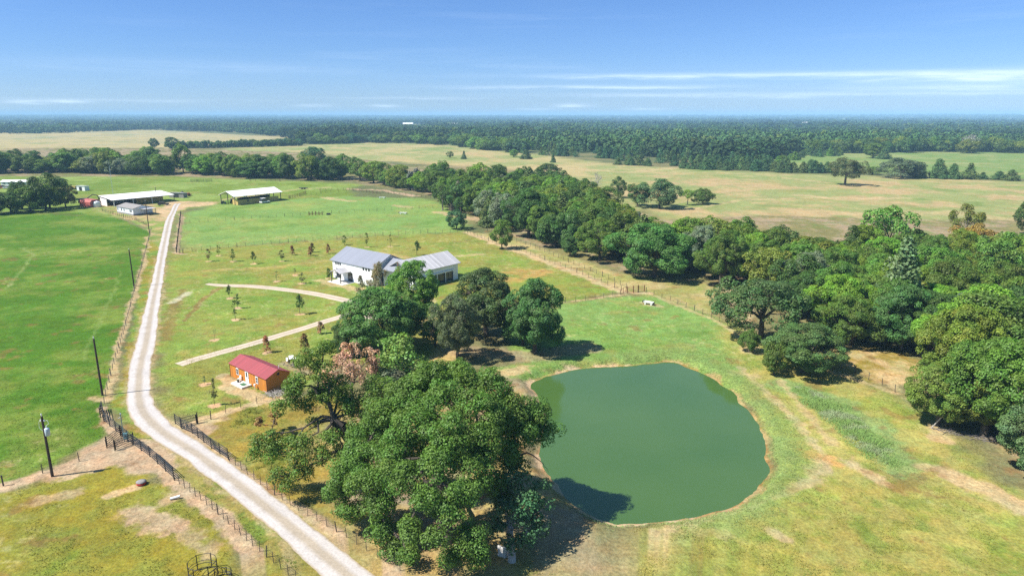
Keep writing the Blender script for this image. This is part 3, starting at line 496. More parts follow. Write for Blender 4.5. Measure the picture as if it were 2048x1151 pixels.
def cedar_proto(seed, h=8., r=2.6, leaf=.36, dens=1., pw=.75, base=.04, droop=.0, m='leaf_dull', n=90, bark='bark'):
    rng = np.random.RandomState(seed); tk = MB(); limb(tk, (0, 0, -.3), (0, 0, h * .9), .16 * h / 8, .03, rng, .015, 5, 6); C, Rr = [], []
    for i in range(n):
        f = (i + rng.rand()) / n; f = f ** 1.25; rz = r * (1 - f) ** pw * (.8 + .2 * math.sin(i * 1.7)) ; ph = i * 2.399 + rng.normal() * .4; q = rz * (.55 + .4 * rng.rand()); z = h * (base + (1 - base) * f)
        cr_ = r * (.20 + .16 * (1 - f)) * (.7 + .5 * rng.rand()); C.append((math.cos(ph) * q, math.sin(ph) * q, max(z - droop * q, cr_ * .6))); Rr.append(cr_)
        if rng.rand() < .5: limb(tk, (0, 0, z * .96), C[-1], .05, .02, rng, .05, 2, 4)
    C.append((0, 0, h * .97)); Rr.append(r * .1)
    C = np.array(C); Rr = np.array(Rr); cr = crown_mesh('crown', [leaves(C, Rr, dens * 10 * (Rr / leaf) ** 2, leaf, rng, .35, 1.0, .6, .45, .25, axis_c=np.array([0, 0, h * .3]))], M[m]); return tk.mesh('trunk', M[bark]), cr, h, r
def bare_tree(seed, h, r, m, levels=4, tr=.2, sparse=0, leafcol=None, size=.3, spread=1.):
    rng = np.random.RandomState(seed); tk = MB(); tips = []
    def grow(p, d, L, rad, lv):
        q = p + d * L; k = 2; mid = p + d * L * .5 + rng.normal(size=3) * L * .07; tk.tube(p, mid, rad, rad * .85, 5, False); tk.tube(mid, q, rad * .85, rad * .7, 5, False); tips.append(q)
        if lv == 0: tips.append(mid); return
        for i in range(3 if lv > 1 else 3):
            nd = d + rng.normal(size=3) * .55 * spread + np.array([0, 0, .12]); nd /= np.linalg.norm(nd); grow(q, nd, L * (.62 + .2 * rng.rand()), rad * .62, lv - 1)
    grow(np.array([0, 0, -.2]), np.array([rng.normal() * .08, rng.normal() * .08, 1.]), h * .3, tr, levels)
    ext = np.array(tips); s = np.array([r / max(1e-3, np.percentile(np.abs(ext[:, :2]), 97)), 1, h / ext[:, 2].max()]); s[1] = s[0]
    tk.v = [tuple(np.array(v) * s) for v in tk.v]; T = ext * s; T = T[T[:, 2] > h * .3]
    cr = None
    if sparse:
        pick = T[rng.rand(len(T)) < sparse]; rr = np.full(len(pick), r * .13); cr = crown_mesh('crown', [leaves(pick, rr, 16, size, rng, .3, .9, .9, .2, .3)], M['leaf_dull'])
    return tk.mesh('trunk', M[m]), cr, h, r
def sapling_proto(seed, h=4., r=.9, bushy=.7, leaf=.26, base=.3, bark='bark'):
    rng = np.random.RandomState(seed); tk = MB(); limb(tk, (0, 0, -.2), (rng.normal() * .1, rng.normal() * .1, h * .92), .055, .02, rng, .02, 4, 5); C, Rr = [], []
    for i in range(int(26 * bushy) + 6):
        f = rng.rand(); z = h * (base + (1 - base) * f); q = r * (1 - abs(f - .35) / .75) ** .7 * (.3 + .7 * rng.rand()); ph = rng.rand() * 6.28; c = (math.cos(ph) * q, math.sin(ph) * q, z); C.append(c); Rr.append(r * (.22 + .12 * rng.rand())); tk.tube((0, 0, z * .92), c, .02, .01, 4, False)
    cr = crown_mesh('crown', [leaves(np.array(C), np.array(Rr), 12 * bushy + 6, leaf, rng, .4, 1, .8, .2, .3)], M['leaf']); return tk.mesh('trunk', M[bark]), cr, h, r
def plant(name, proto, label, cat, loc, col, h=None, w=None, rz=0., group=None):
    tm, cm, ph, pr = proto; h = h or ph; w = w or 2 * pr
    t = thing(name, label, cat, loc, rz, group); t.scale = (w / 2 / pr, w / 2 / pr, h / ph)
    link('trunk', tm, t)
    if cm is not None: c = link('crown', cm, t); c.color = (*col, 1)
    return t
OAK = [broad_proto(s, 11, 5, lob + 3, b * .4, .18, 1., .36, gap=g_, low=1.9) for s, lob, b, g_ in ((1, 10, .10, 0), (2, 9, .14, .05), (3, 11, .08, 0), (4, 8, .16, .1), (5, 12, .10, .0), (6, 9, .12, .15), (7, 11, .12, .05))]
OAKN = [broad_proto(s, 12, 5.5, lob + 5, b * .5, .135, 1.35, .24, gap=g_, trunk_r=.36, low=1.85) for s, lob, b, g_ in ((21, 12, .10, .0), (22, 13, .12, .08), (23, 11, .2, .1), (24, 13, .08, .0))]
SPREAD = broad_proto(31, 12, 7.5, 12, .30, .15, 1.0, .38, gap=.18, trunk_r=.45, flat=.7)
TALL = [broad_proto(s, 14, 4.6, 15, .05, .22, 1., .46, gap=.05, top=1.08, low=1.9) for s in (41, 42, 43)]
OPEN = [broad_proto(s, 12, 4.2, 8, .3, .24, .9, .42, gap=.25, trunk_r=.26, bark='bark_grey') for s in (51, 52)]
CEDAR = [cedar_proto(61, 8, 2.8), cedar_proto(62, 8, 3.2, pw=.55), cedar_proto(63, 9, 2.6, pw=.9), cedar_proto(64, 7, 3.0, pw=.6)]
FEATHER = cedar_proto(66, 14, 4.6, .5, .9, .7, .06, .25, n=130)
FAROAK = [broad_proto(s, 11, 5.5, 11, .0, .28, .7, .75, trunk_r=.3, low=1.95) for s in (71, 72, 73)]
FARCED = [cedar_proto(75, 8, 3., .7, .7, .7, n=40), cedar_proto(76, 8, 3.3, .7, .7, .5, n=40)]
SAP = [sapling_proto(81), sapling_proto(82, 4, .8, .45), sapling_proto(83, 4.2, 1.1, 1.0), sapling_proto(84, 4, .7, .3)]
C_OAK = (.060, .102, .018); C_DARK = (.042, .076, .018); C_BRI = (.092, .160, .018); C_YEL = (.100, .148, .020); C_OLV = (.095, .122, .020); C_CED = (.050, .090, .030); C_CED2 = (.066, .098, .030); C_GREY = (.10, .125, .075); C_BLUE = (.035, .078, .032); C_RUST = (.32, .20, .125); C_BRN = (.17, .095, .05); C_MID = (.072, .126, .020)
rt = random.Random(4)
def put(name, proto, bx, by, ty, wpx, col, label, cat='tree', group=None, rz=None, hs=1.0):
    """a tree by the pixel of its foot, the row of its top and its width in the photograph"""
    p = G(bx, by); h = (z_at(p.y + .25 * wpx * mpp(p.y, by), ty) - p.z) * hs; w = wpx * mpp(p.y, by)
    return plant(name, proto, label, cat, p, col, max(h, 1.2), w, rt.uniform(0, 6.28) if rz is None else rz, group)

# --- the big oak by the pond and its neighbours: their lobes are laid out one by one
def lobe_tree(name, label, base, fork, Y0, lobes, col, seed, leaf, clump, dens, tr, bark='bark', k=14, lobe_limbs=True, m='leaf', rnd=.75, warm=0., group=None, extra=()):
    rng = np.random.RandomState(seed); b = G(*base); tk = MB(); o = np.array(b); f = np.array(pt(fork[0], fork[1], Y0 + fork[2])) - o
    limb(tk, (0, 0, -.3), f, tr * 1.2, tr * .85, rng, .04, 5, 9); C, Rr, J = [], [], []
    LC = [np.array(pt(x, y, Y0 + dy)) - o for x, y, dy, _ in lobes]
    for (x, y, dy, rp), lc in zip(lobes, LC):
        lr = rp * mpp(Y0 + dy, y); lc[2] = max(lc[2], .8)
        src = f
        cand = [q for q in J if np.linalg.norm(q - lc) < np.linalg.norm(f - lc) * .62]
        if cand: src = min(cand, key=lambda q: np.linalg.norm(q - lc))
        pts = limb(tk, src, lc, tr * (.30 if cand else .46), tr * .10, rng, .13, 5, 6); J += [pts[2], pts[3]]
        kk = max(5, int(k * (lr / 2.4) ** 1.6))
        for d in unit(rng.normal(size=(kk, 3)) + np.array([0, -.15, .45])):
            c = lc + d * lr * np.array([1, 1, .8]) * (.45 + .5 * rng.rand()); C.append(c); Rr.append(clump * (.65 + .7 * rng.rand()))
            if rng.rand() < .25: limb(tk, lc, c, tr * .08, tr * .03, rng, .1, 2, 4)
    for e in extra: limb(tk, np.array(pt(e[0], e[1], Y0 + e[2])) - o, np.array(pt(e[3], e[4], Y0 + e[5])) - o, e[6], e[7], rng, .1, 5, 6)
    C = np.array(C); Rr = np.array(Rr); C[:, 2] = np.maximum(C[:, 2], .5)
    cr = crown_mesh('crown', [leaves(C, Rr, dens * 10 * (Rr / leaf) ** 2, leaf, rng, .4, .85, rnd, .68, warm=warm)], M[m])
    t = thing(name, label, 'tree', b, 0, group); link('trunk', tk.mesh('trunk', M[bark]), t); c = link('crown', cr, t); c.color = (*col, 1); return t
BIG = [(870, 755, 4, 42), (930, 765, 4, 45), (985, 775, 3, 45), (820, 790, 4, 45), (890, 805, 0, 50), (955, 820, -1, 50), (1020, 820, 2, 48), (1068, 835, 3, 40), (1092, 862, 3, 30), (1045, 870, 1, 42), (770, 830, 3, 48), (740, 870, 3, 46), (830, 850, -2, 50), (900, 870, -4, 50),
       (970, 880, -3, 50), (1010, 905, 0, 36), (790, 900, -3, 48), (725, 920, 0, 46), (690, 950, 0, 40), (675, 990, 0, 30), (740, 965, -3, 45), (810, 955, -6, 48), (880, 930, -6, 46), (950, 935, -5, 44), (700, 1020, -1, 26), (765, 1010, -4, 34), (850, 1000, -8, 42), (920, 990, -8, 40), (985, 965, -3, 34), (760, 1062, -4, 32), (790, 1095, -5, 30),
       (820, 1060, -8, 26), (905, 1035, -9, 36), (870, 1075, -10, 20), (940, 1075, -9, 34), (960, 1115, -9, 24), (905, 1110, -9, 22), (820, 1115, -7, 20), (1030, 930, 1, 22), (1010, 1000, -2, 26), (745, 1000, -1, 22), (860, 780, 6, 40), (915, 745, 6, 30), (1000, 850, 6, 50), (850, 900, 5, 50), (930, 900, 5, 50), (780, 870, 6, 45), (1030, 845, 6, 40)]
Y_BIG = G(890, 1085).y + 3
lobe_tree('oak_tree', 'huge spreading green oak with branches sweeping to the ground between gravel road and pond', (890, 1085), (885, 985, 0), Y_BIG, BIG, (.060, .102, .018), 101, .205, .74, 1.2, .62, k=36, rnd=.5, extra=[(885, 990, 0, 880, 860, 2, .3, .1), (1030, 905, 0, 1085, 925, 0, .12, .03), (1085, 925, 0, 1098, 945, 0, .04, .01)])
Y_L = 72
lobe_tree('oak_tree', 'gnarled open-crowned oak with bare dark limbs leaning over the wire fence below the cabin', (735, 960), (665, 835, 0), Y_L, [(612, 720, 1, 26), (650, 700, 2, 24), (640, 740, 1, 26), (598, 770, 0, 26), (575, 785, -1, 20), (560, 815, 0, 14), (600, 815, 0, 22), (640, 790, 1, 26), (672, 770, 2, 26), (690, 815, 2, 30), (630, 845, 0, 12), (720, 830, 2, 34), (710, 870, 1, 34), (665, 880, -1, 26), (612, 885, -2, 22), (580, 890, -2, 24), (545, 880, -2, 24), (520, 885, -2, 20), (510, 910, -2, 14), (548, 905, -2, 20), (600, 915, -3, 22), (645, 915, -2, 24), (690, 910, 0, 26), (585, 945, -4, 16), (570, 965, -4, 18), (555, 955, -4, 14), (615, 945, -3, 14), (735, 790, 3, 26), (760, 770, 4, 26), (725, 900, 2, 26), (690, 790, 4, 22)],
          (.076, .140, .024), 103, .21, 0.70, 1.1, .42, k=28, rnd=.5, extra=[(735, 955, 0, 665, 835, 0, .42, .3), (665, 835, 0, 620, 770, 0, .24, .08), (665, 840, 0, 610, 865, -1, .16, .05), (690, 900, 0, 575, 965, -4, .18, .04), (665, 835, 0, 660, 760, 1, .18, .05)])
lobe_tree('cedar_tree', 'dark vine-hung cedar in the shade of the huge oak beside a pale boulder', (1024, 1122), (1020, 1040, .5), G(1024, 1122).y + 1.5, [(1040, 960, 2, 30), (1075, 985, 2, 28), (1085, 1020, 1, 26), (1050, 1010, 0, 34), (1010, 1020, 0, 30), (1075, 1050, 0, 24), (1040, 1055, -1, 28), (1062, 1078, -1.5, 22), (1030, 1088, -1.5, 20), (1000, 1055, 0, 24), (1020, 980, 1.5, 28)], C_BLUE, 105, .30, .7, 1.0, .36, bark='bark_pale', m='leaf_dull')

# --- trees that can be told apart
tm_, cr_, h_, r_ = bare_tree(111, 8.5, 3.6, 'bark_grey', 5, .24, 1.0, size=.30, spread=1.1); t = put('oak_tree', broad_proto(53, 8.5, 4.2, 9, .28, .16, .75, .27, gap=.28, bark='bark_grey', m='leaf_dull', trunk_r=.24), 708, 822, 682, 100, C_RUST, 'dying oak with rust brown leaves behind the leaning oak')
put('elm_tree', cedar_proto(113, 7, 3.6, .3, .7, .35, .12, m='leaf', n=70), 800, 792, 668, 132, (.10, .165, .035), 'feathery light green tree between rust brown oak and huge oak')
put('elm_tree', OPEN[0], 775, 812, 728, 95, (.085, .105, .06), 'thin grey green tree touching the rust brown oak')
put('oak_tree', OAKN[2], 820, 660, 516, 110, C_MID, 'tall light crowned oak rising in front of the white farmhouse gable')
put('oak_tree', OAKN[0], 770, 705, 560, 165, (.058, .112, .026), 'broad green oak at the end of the looped driveway')
put('oak_tree', OAKN[3], 705, 708, 628, 82, C_DARK, 'low dark green oak spilling onto the lawn below the driveway')
put('oak_tree', OAKN[1], 973, 672, 528, 138, (.048, .082, .026), 'dark oak crown beside the farmhouse wing end wall')
put('oak_tree', OAKN[2], 915, 720, 583, 92, (.080, .108, .05), 'grey green oak with bare trunk in front of the farmhouse oaks')
put('oak_tree', OAKN[0], 1070, 706, 548, 118, (.048, .098, .028), 'round dark oak casting its shadow across the grass above the pond')
put('oak_tree', OAKN[3], 1045, 690, 600, 90, (.05, .10, .026), 'low oak crown filling the gap between the oaks above the pond')
put('oak_tree', OAK[3], 870, 690, 600, 85, C_DARK, 'shaded oak behind the grey green oak near the farmhouse')
g1 = bare_tree(115, 7, 3., 'bark_grey', 5, .14, .35, size=.2); put('elm_tree', g1, 742, 625, 556, 55, (.14, .13, .07), 'nearly bare grey brown tree at the end of the driveway loop')
g2 = bare_tree(116, 7, 3., 'bark_grey', 5, .14, .45, size=.2); put('elm_tree', g2, 765, 590, 520, 42, (.15, .12, .07), 'thin brown leaved tree standing against the farmhouse front wall')
put('oak_tree', SPREAD, 1520, 682, 558, 168, (.048, .085, .026), 'wide oak with thick dark trunk at the pasture edge')
put('oak_tree', OAKN[1], 1605, 743, 634, 150, (.058, .098, .028), 'broad oak in front of the wide trunked oak, shading the fence')
put('oak_tree', OAK[0], 1547, 749, 672, 54, C_OAK, 'young leafy oak hugging the broad oak')
put('oak_tree', OAK[4], 1497, 704, 652, 36, C_OAK, 'small round young oak on the grass beside the wide oak trunk')
put('oak_tree', OAK[1], 1003.7, 498, 436, 44, C_MID, 'single slender oak beside the dirt lane where the fences meet')
put('oak_tree', OAK[2], 913, 458, 415, 40, C_BLUE, 'lone dark oak standing where the pasture fence starts')
put('oak_tree', OAK[5], 965, 431, 378, 42, C_DARK, 'dark oak on bare trunk standing before the wood corner')
put('oak_tree', OPEN[1], 885, 421, 370, 38, C_DARK, 'thin dark oak with tall trunk at the tip of the creek wood')
put('cedar_tree', FEATHER, 917, 420, 364, 36, (.13, .12, .08), 'tall grey brown feathery tree beside the thin dark oak')
put('oak_tree', OPEN[0], 1000, 424, 388, 36, C_YEL, 'small yellow green tree under the wood edge near the dirt patch')
put('oak_tree', OAKN[0], 1058, 474, 372, 96, C_DARK, 'tall dark oak on the bare dirt at the wood corner')
put('oak_tree', OAKN[3], 1308, 554, 432, 152, (.055, .112, .026), 'huge round green oak bulging out of the wood over the pasture lane')
put('oak_tree', OAKN[2], 1440, 572, 455, 90, C_OAK, 'upright green oak next to the huge round one on the wood edge')
put('oak_tree', OAKN[1], 1200, 520, 432, 90, C_MID, 'rounded bush-like oak low on the wood edge by the pasture lane')
put('oak_tree', OAKN[0], 1140, 512, 470, 40, C_DARK, 'low dark oak thicket at the foot of the wood edge')
put('elm_tree', OAKN[2], 1875, 850, 716, 128, (.088, .118, .020), 'olive yellow tree leaning out of the wood beside a stick pile')
put('oak_tree', OAKN[3], 1965, 872, 640, 190, (.066, .142, .022), 'tall bright green tree at the near end of the wood')
put('oak_tree', OAKN[0], 2072, 945, 768, 165, (.06, .10, .036), 'grey green oak at the corner of the wood, low over the grass')
put('oak_tree', OAKN[1], 1800, 700, 560, 120, (.05, .115, .03), 'dark leafy tree on the wood edge above the dry clearing')
put('oak_tree', OAKN[3], 1700, 690, 575, 120, C_OAK, 'green oak on the wood edge beyond the fence shadow')
put('cedar_tree', FEATHER, 1790, 668, 478, 118, (.080, .122, .050), 'large silvery feathery cedar rising inside the wood')
put('elm_tree', OPEN[0], 1770, 545, 405, 95, (.075, .14, .026), 'tall open crowned green tree standing above the wood against the dry field')
put('elm_tree', OPEN[1], 1925, 500, 408, 50, C_OLV, 'small olive tree sticking out of the wood top')
put('oak_tree', OAK[6], 1945, 540, 445, 85, (.20, .15, .03), 'yellow orange autumn tree on the far side of the wood')
put('oak_tree', OPEN[1], 1700, 560, 450, 60, C_DARK, 'pointed dark tree beside the tall open crowned tree')
put('oak_tree', OAK[3], 2060, 470, 385, 60, C_DARK, 'dark oak rising at the far end of the wood')
d1 = bare_tree(121, 9, 4., 'bark_pale', 5, .26); put('dead_tree', d1, 1190, 392, 343, 34, C_OAK, 'leafless silver grey tree standing above the wood', 'dead tree')
d2 = bare_tree(122, 8, 3., 'bark_grey', 5, .2, .3, size=.4); put('dead_tree', d2, 830, 381, 336, 32, (.12, .12, .10), 'bare grey tree in the creek wood edge', 'dead tree')
put('dead_tree', d1, 1942, 305, 268, 48, C_OAK, 'wide bleached dead tree in the far wood edge', 'dead tree'); put('dead_tree', d1, 1618, 590, 532, 44, C_OAK, 'bleached dead branches showing inside the wood behind the wide oak', 'dead tree')
put('oak_tree', OAK[3], 1236, 395, 350, 32, C_DARK, 'dark topped half dead oak beside the leafless tree')
put('oak_tree', OAK[0], 1318, 416, 354, 80, (.058, .092, .036), 'round oak clump in the dry field beyond the wood'); put('oak_tree', OAK[5], 1275, 412, 362, 50, C_DARK, 'dark oak tucked beside the round field oak')
put('elm_tree', OPEN[0], 1375, 410, 377, 24, C_YEL, 'little pale green tree between two field oaks'); put('oak_tree', OAK[4], 1405, 408, 374, 40, C_OAK, 'small round oak at the end of the field oak clump')
put('oak_tree', SPREAD, 1097, 354, 328, 46, C_DARK, 'lone spreading oak in the dry field'); put('oak_tree', SPREAD, 1690, 370, 320, 66, (.070, .082, .034), 'lone olive oak with long shadow in the open field')
put('oak_tree', OAK[0], 1803, 356, 313, 76, (.06, .078, .045), 'wide domed tree at the head of the cedar row'); put('oak_tree', OAK[2], 1745, 349, 331, 26, C_MID, 'little bush tree beside the domed tree')
put('cedar_tree', OAK[1], 1745, 316, 285, 42, C_MID, 'leafy tree standing on the green meadow edge'); put('cedar_tree', CEDAR[1], 1768, 318, 297, 26, C_CED, 'squat cedar beside the leafy meadow tree')
for x, b, tp, w, l in ((1838, 356, 325, 32, 'first cedar after the domed tree'), (1875, 357, 319, 38, 'tallest ragged cedar of the field row'), (1905, 358, 328, 34, 'bushy cedar behind the ragged one'), (1938, 358, 326, 36, 'broad cedar near the end of the field row'), (1965, 358, 344, 26, 'low end cedar of the field row'), (1997, 359, 342, 28, 'small cedar alone past the field row'), (2022, 361, 339, 36, 'round cedar standing last past the field row')):
    put('cedar_tree', CEDAR[rt.randrange(4)], x, b, tp, w, C_CED if x % 2 else C_CED2, l, group='cedars in the field row')
put('cedar_tree', CEDAR[2], 928, 318, 302, 13, C_CED, 'tiny cedar alone in the tan field'); put('oak_tree', OAK[3], 900, 316, 301, 13, C_OAK, 'tiny round tree alone in the tan field'); put('oak_tree', OAK[1], 1027, 314, 298, 20, C_MID, 'small tree at the tip of the cedar wood'); put('cedar_tree', CEDAR[1], 1052, 318, 300, 24, C_CED, 'round cedar before the tip of the cedar wood'); put('cedar_tree', CEDAR[0], 1106, 325, 306, 12, C_CED, 'narrow little cedar on the pale track')
put('oak_tree', TALL[0], 367, 345, 282, 34, C_MID, 'tall oak by itself in the gap of the creek wood'); put('oak_tree', OAK[2], 628, 335, 289, 46, C_BLUE, 'tall dark round oak crown above the creek wood')
put('oak_tree', OAK[1], 345, 300, 273, 32, C_DARK, 'dark oak with trunk at the head of the field hedgerow'); put('oak_tree', OAK[4], 309, 296, 275, 18, C_DARK, 'small dark oak alone in the tan field')
for x, b, tp, w, c, i, l in ((92, 420, 342, 66, C_DARK, 0, 'tallest dark oak of the grove by the long barn'), (62, 424, 372, 58, C_OAK, 1, 'rounded oak in front of the tallest grove oak'), (22, 426, 378, 60, C_DARK, 2, 'low dark oak at the outer end of the grove'), (100, 418, 366, 56, C_MID, 3, 'green oak in the middle of the grove'), (132, 414, 370, 44, (.085, .092, .035), 5, 'brownish oak at the barn end of the grove'), (45, 418, 358, 40, C_DARK, 4, 'dark oak at the back of the grove'), (-10, 428, 372, 50, C_DARK, 0, 'half seen oak where the grove leaves the photograph'), (125, 400, 352, 40, C_DARK, 6, 'dark oak behind the brownish grove oak')):
    put('oak_tree', OAK[i], x, b, tp, w, c, l, group='oaks in the grove')

# --- the wood beyond the pond and the creek wood: every tree an object
def inside(p, poly):
    ins = False; n = len(poly)
    for i in range(n):
        (ax, ay), (bx, by) = poly[i], poly[(i + 1) % n]
        if (ay > p[1]) != (by > p[1]) and p[0] < ax + (p[1] - ay) * (bx - ax) / (by - ay): ins = not ins
    return ins
def scatter(poly, spacing, rng, cap):
    P = np.array(poly); out = []; tries = 0
    while tries < 9000 and len(out) < cap:
        tries += 1; q = (rng.uniform(P[:, 0].min(), P[:, 0].max()), rng.uniform(P[:, 1].min(), P[:, 1].max()))
        if inside(q, poly) and all((q[0] - o[0]) ** 2 + (q[1] - o[1]) ** 2 > spacing ** 2 for o in out): out.append(q)
    return out
TONE = [(C_OAK, 'mid green', 5), (C_DARK, 'dark green', 4), (C_MID, 'fresh green', 4), (C_BRI, 'bright green', 2), (C_YEL, 'yellow green', 1), (C_OLV, 'olive green', 2), (C_GREY, 'grey green', 1)]
def tone(): return rt.choices(TONE, [t[2] for t in TONE])[0]
wood = [tuple(ray0(*p)) for p in ((1000, 462), (1060, 468), (1130, 505), (1230, 512), (1275, 538), (1400, 545), (1470, 560), (1560, 630), (1680, 670), (1800, 680), (1850, 700), (1900, 790), (1950, 855), (2060, 920), (2250, 930))] + [tuple(ray0(x, y, 11)) for x, y in ((2500, 520), (2100, 470), (1900, 465), (1750, 470), (1600, 468), (1520, 440), (1430, 440), (1330, 452), (1290, 430), (1220, 385), (1130, 352), (1040, 345), (985, 345), (880, 362))]
gap_c = ray0(1075, 465)
for x, y in scatter(wood, 5.4, rt, 290):
    if math.hypot(x - gap_c[0], y - gap_c[1]) < 9 or x > .95 * y + 12: continue
    c, nm, _ = tone(); far = y > 190; pr = rt.choice(OAK + TALL) if far else rt.choice(OAKN + OAK[:3]); k = rt.random()
    if k < .07: pr = FEATHER; c = C_CED2
    kind = 'cedar' if pr is FEATHER else 'elm' if nm in ('fresh green', 'bright green', 'yellow green') else 'oak'  # lighter-toned oaks of the wood are named apart by leaf tone only
    plant(kind + '_tree', pr, '%s %s packed inside the wood beyond the pond' % (nm if kind != 'cedar' else 'feathery dark', kind), 'tree', (x, y, gz1(x, y)), c, rt.uniform(10, 15), rt.uniform(9.5, 13.5), rt.uniform(0, 6.28), 'trees packed in the wood beyond the pond')
creek = [tuple(ray0(*p)) for p in ((-30, 348), (30, 347), (130, 346), (230, 349), (350, 350), (352, 346), (375, 348), (500, 356), (620, 360), (720, 361), (790, 378), (850, 388), (900, 402), (1000, 396))] + [tuple(ray0(x, y, 14)) for x, y in ((1000, 345), (900, 330), (830, 330), (720, 318), (640, 312), (560, 312), (450, 310), (385, 305), (355, 312), (300, 302), (200, 302), (110, 302), (40, 305), (-30, 305))]
g0 = ray0(362, 349); n_c = 0
for x, y in scatter(creek, 8.6, rt, 260):
    if abs(x / y - g0[0] / g0[1]) < .012: continue
    c, nm, _ = tone(); pr = rt.choice(OAK + TALL)
    plant('pecan_tree', pr, '%s tree crowded in the creek wood behind the pastures' % nm, 'tree', (x, y, 0), c, rt.uniform(10, 18.5), rt.uniform(13, 19), rt.uniform(0, 6.28), 'trees crowded in the creek wood')
for i in range(26):                        # hedgerow across the tan field
    x = 348 + i * 9.9 + rt.uniform(-3, 3); y = 297.5 - i * .25 + rt.uniform(-.6, .6); put('hedgerow_tree', rt.choice(FAROAK), x, y, y - rt.uniform(13, 17), rt.uniform(13, 19), rt.choice((C_DARK, C_OAK, C_BLUE)), 'dark tree in the long hedgerow across the tan field', 'tree', 'hedgerow trees across the tan field')
# front rank of the far woods, tree by tree
def rank(line, n, name, protos, cols, hh, ww, label, group, jit):
    L = np.array(line, float); s = np.r_[0, np.cumsum(np.hypot(*np.diff(L, axis=0).T))]
    for i in range(n):
        t = (i + rt.uniform(.15, .85)) / n * s[-1]; x = np.interp(t, s, L[:, 0]); y = np.interp(t, s, L[:, 1]) - jit * rt.random() ** 1.5
        p = ray0(x, y); plant(name, rt.choice(protos), label, 'tree', (p[0], p[1], 0), rt.choice(cols), rt.uniform(*hh), rt.uniform(*ww), rt.uniform(0, 6.28), group)
rank([(1040, 307), (1100, 312), (1180, 316), (1240, 321), (1340, 331), (1440, 337), (1540, 338)], 90, 'cedar_tree', FARCED + CEDAR[:2], (C_CED, C_CED2, C_BLUE), (8, 12), (8, 11), 'dense green cedar in the cedar wood behind the dry field', 'cedars of the cedar wood', 24)
rank([(1232, 330), (1275, 331), (1300, 332)], 5, 'cedar_tree', CEDAR, (C_CED, C_CED2), (6, 9), (7, 10), 'dark cedar standing forward of the cedar wood', 'forward cedars of the cedar wood', 1)
rank([(1362, 338), (1400, 339), (1440, 341), (1490, 341), (1560, 345), (1640, 346), (1720, 349)], 26, 'cedar_tree', CEDAR, (C_CED, C_CED2, C_BLUE), (7, 11), (8, 11), 'dark cedar in the row between dry field and green meadow', 'cedars between field and meadow', 2)
rank([(1540, 330), (1600, 318), (1680, 312)], 22, 'cedar_tree', CEDAR, (C_CED, C_MID), (5, 9), (7, 10), 'rounded cedar scattered on the green meadow edge', 'cedars scattered on the meadow edge', 10)
rank([(1620, 306), (1750, 307), (1850, 307), (2048, 306), (2120, 306)], 42, 'woodland_tree', FAROAK, (C_DARK, C_OAK, C_OLV), (13, 18), (16, 22), 'dark oak in the far wood edge behind the green meadow', 'oaks of the wood edge behind the meadow', 8)
rank([(600, 289), (760, 286), (900, 291), (1000, 303), (1050, 307)], 56, 'woodland_tree', FAROAK, (C_DARK, C_OAK, C_MID, C_BLUE), (11, 17), (16, 24), 'dark oak along the far edge of the tan field', 'oaks along the far edge of the tan field', 7)

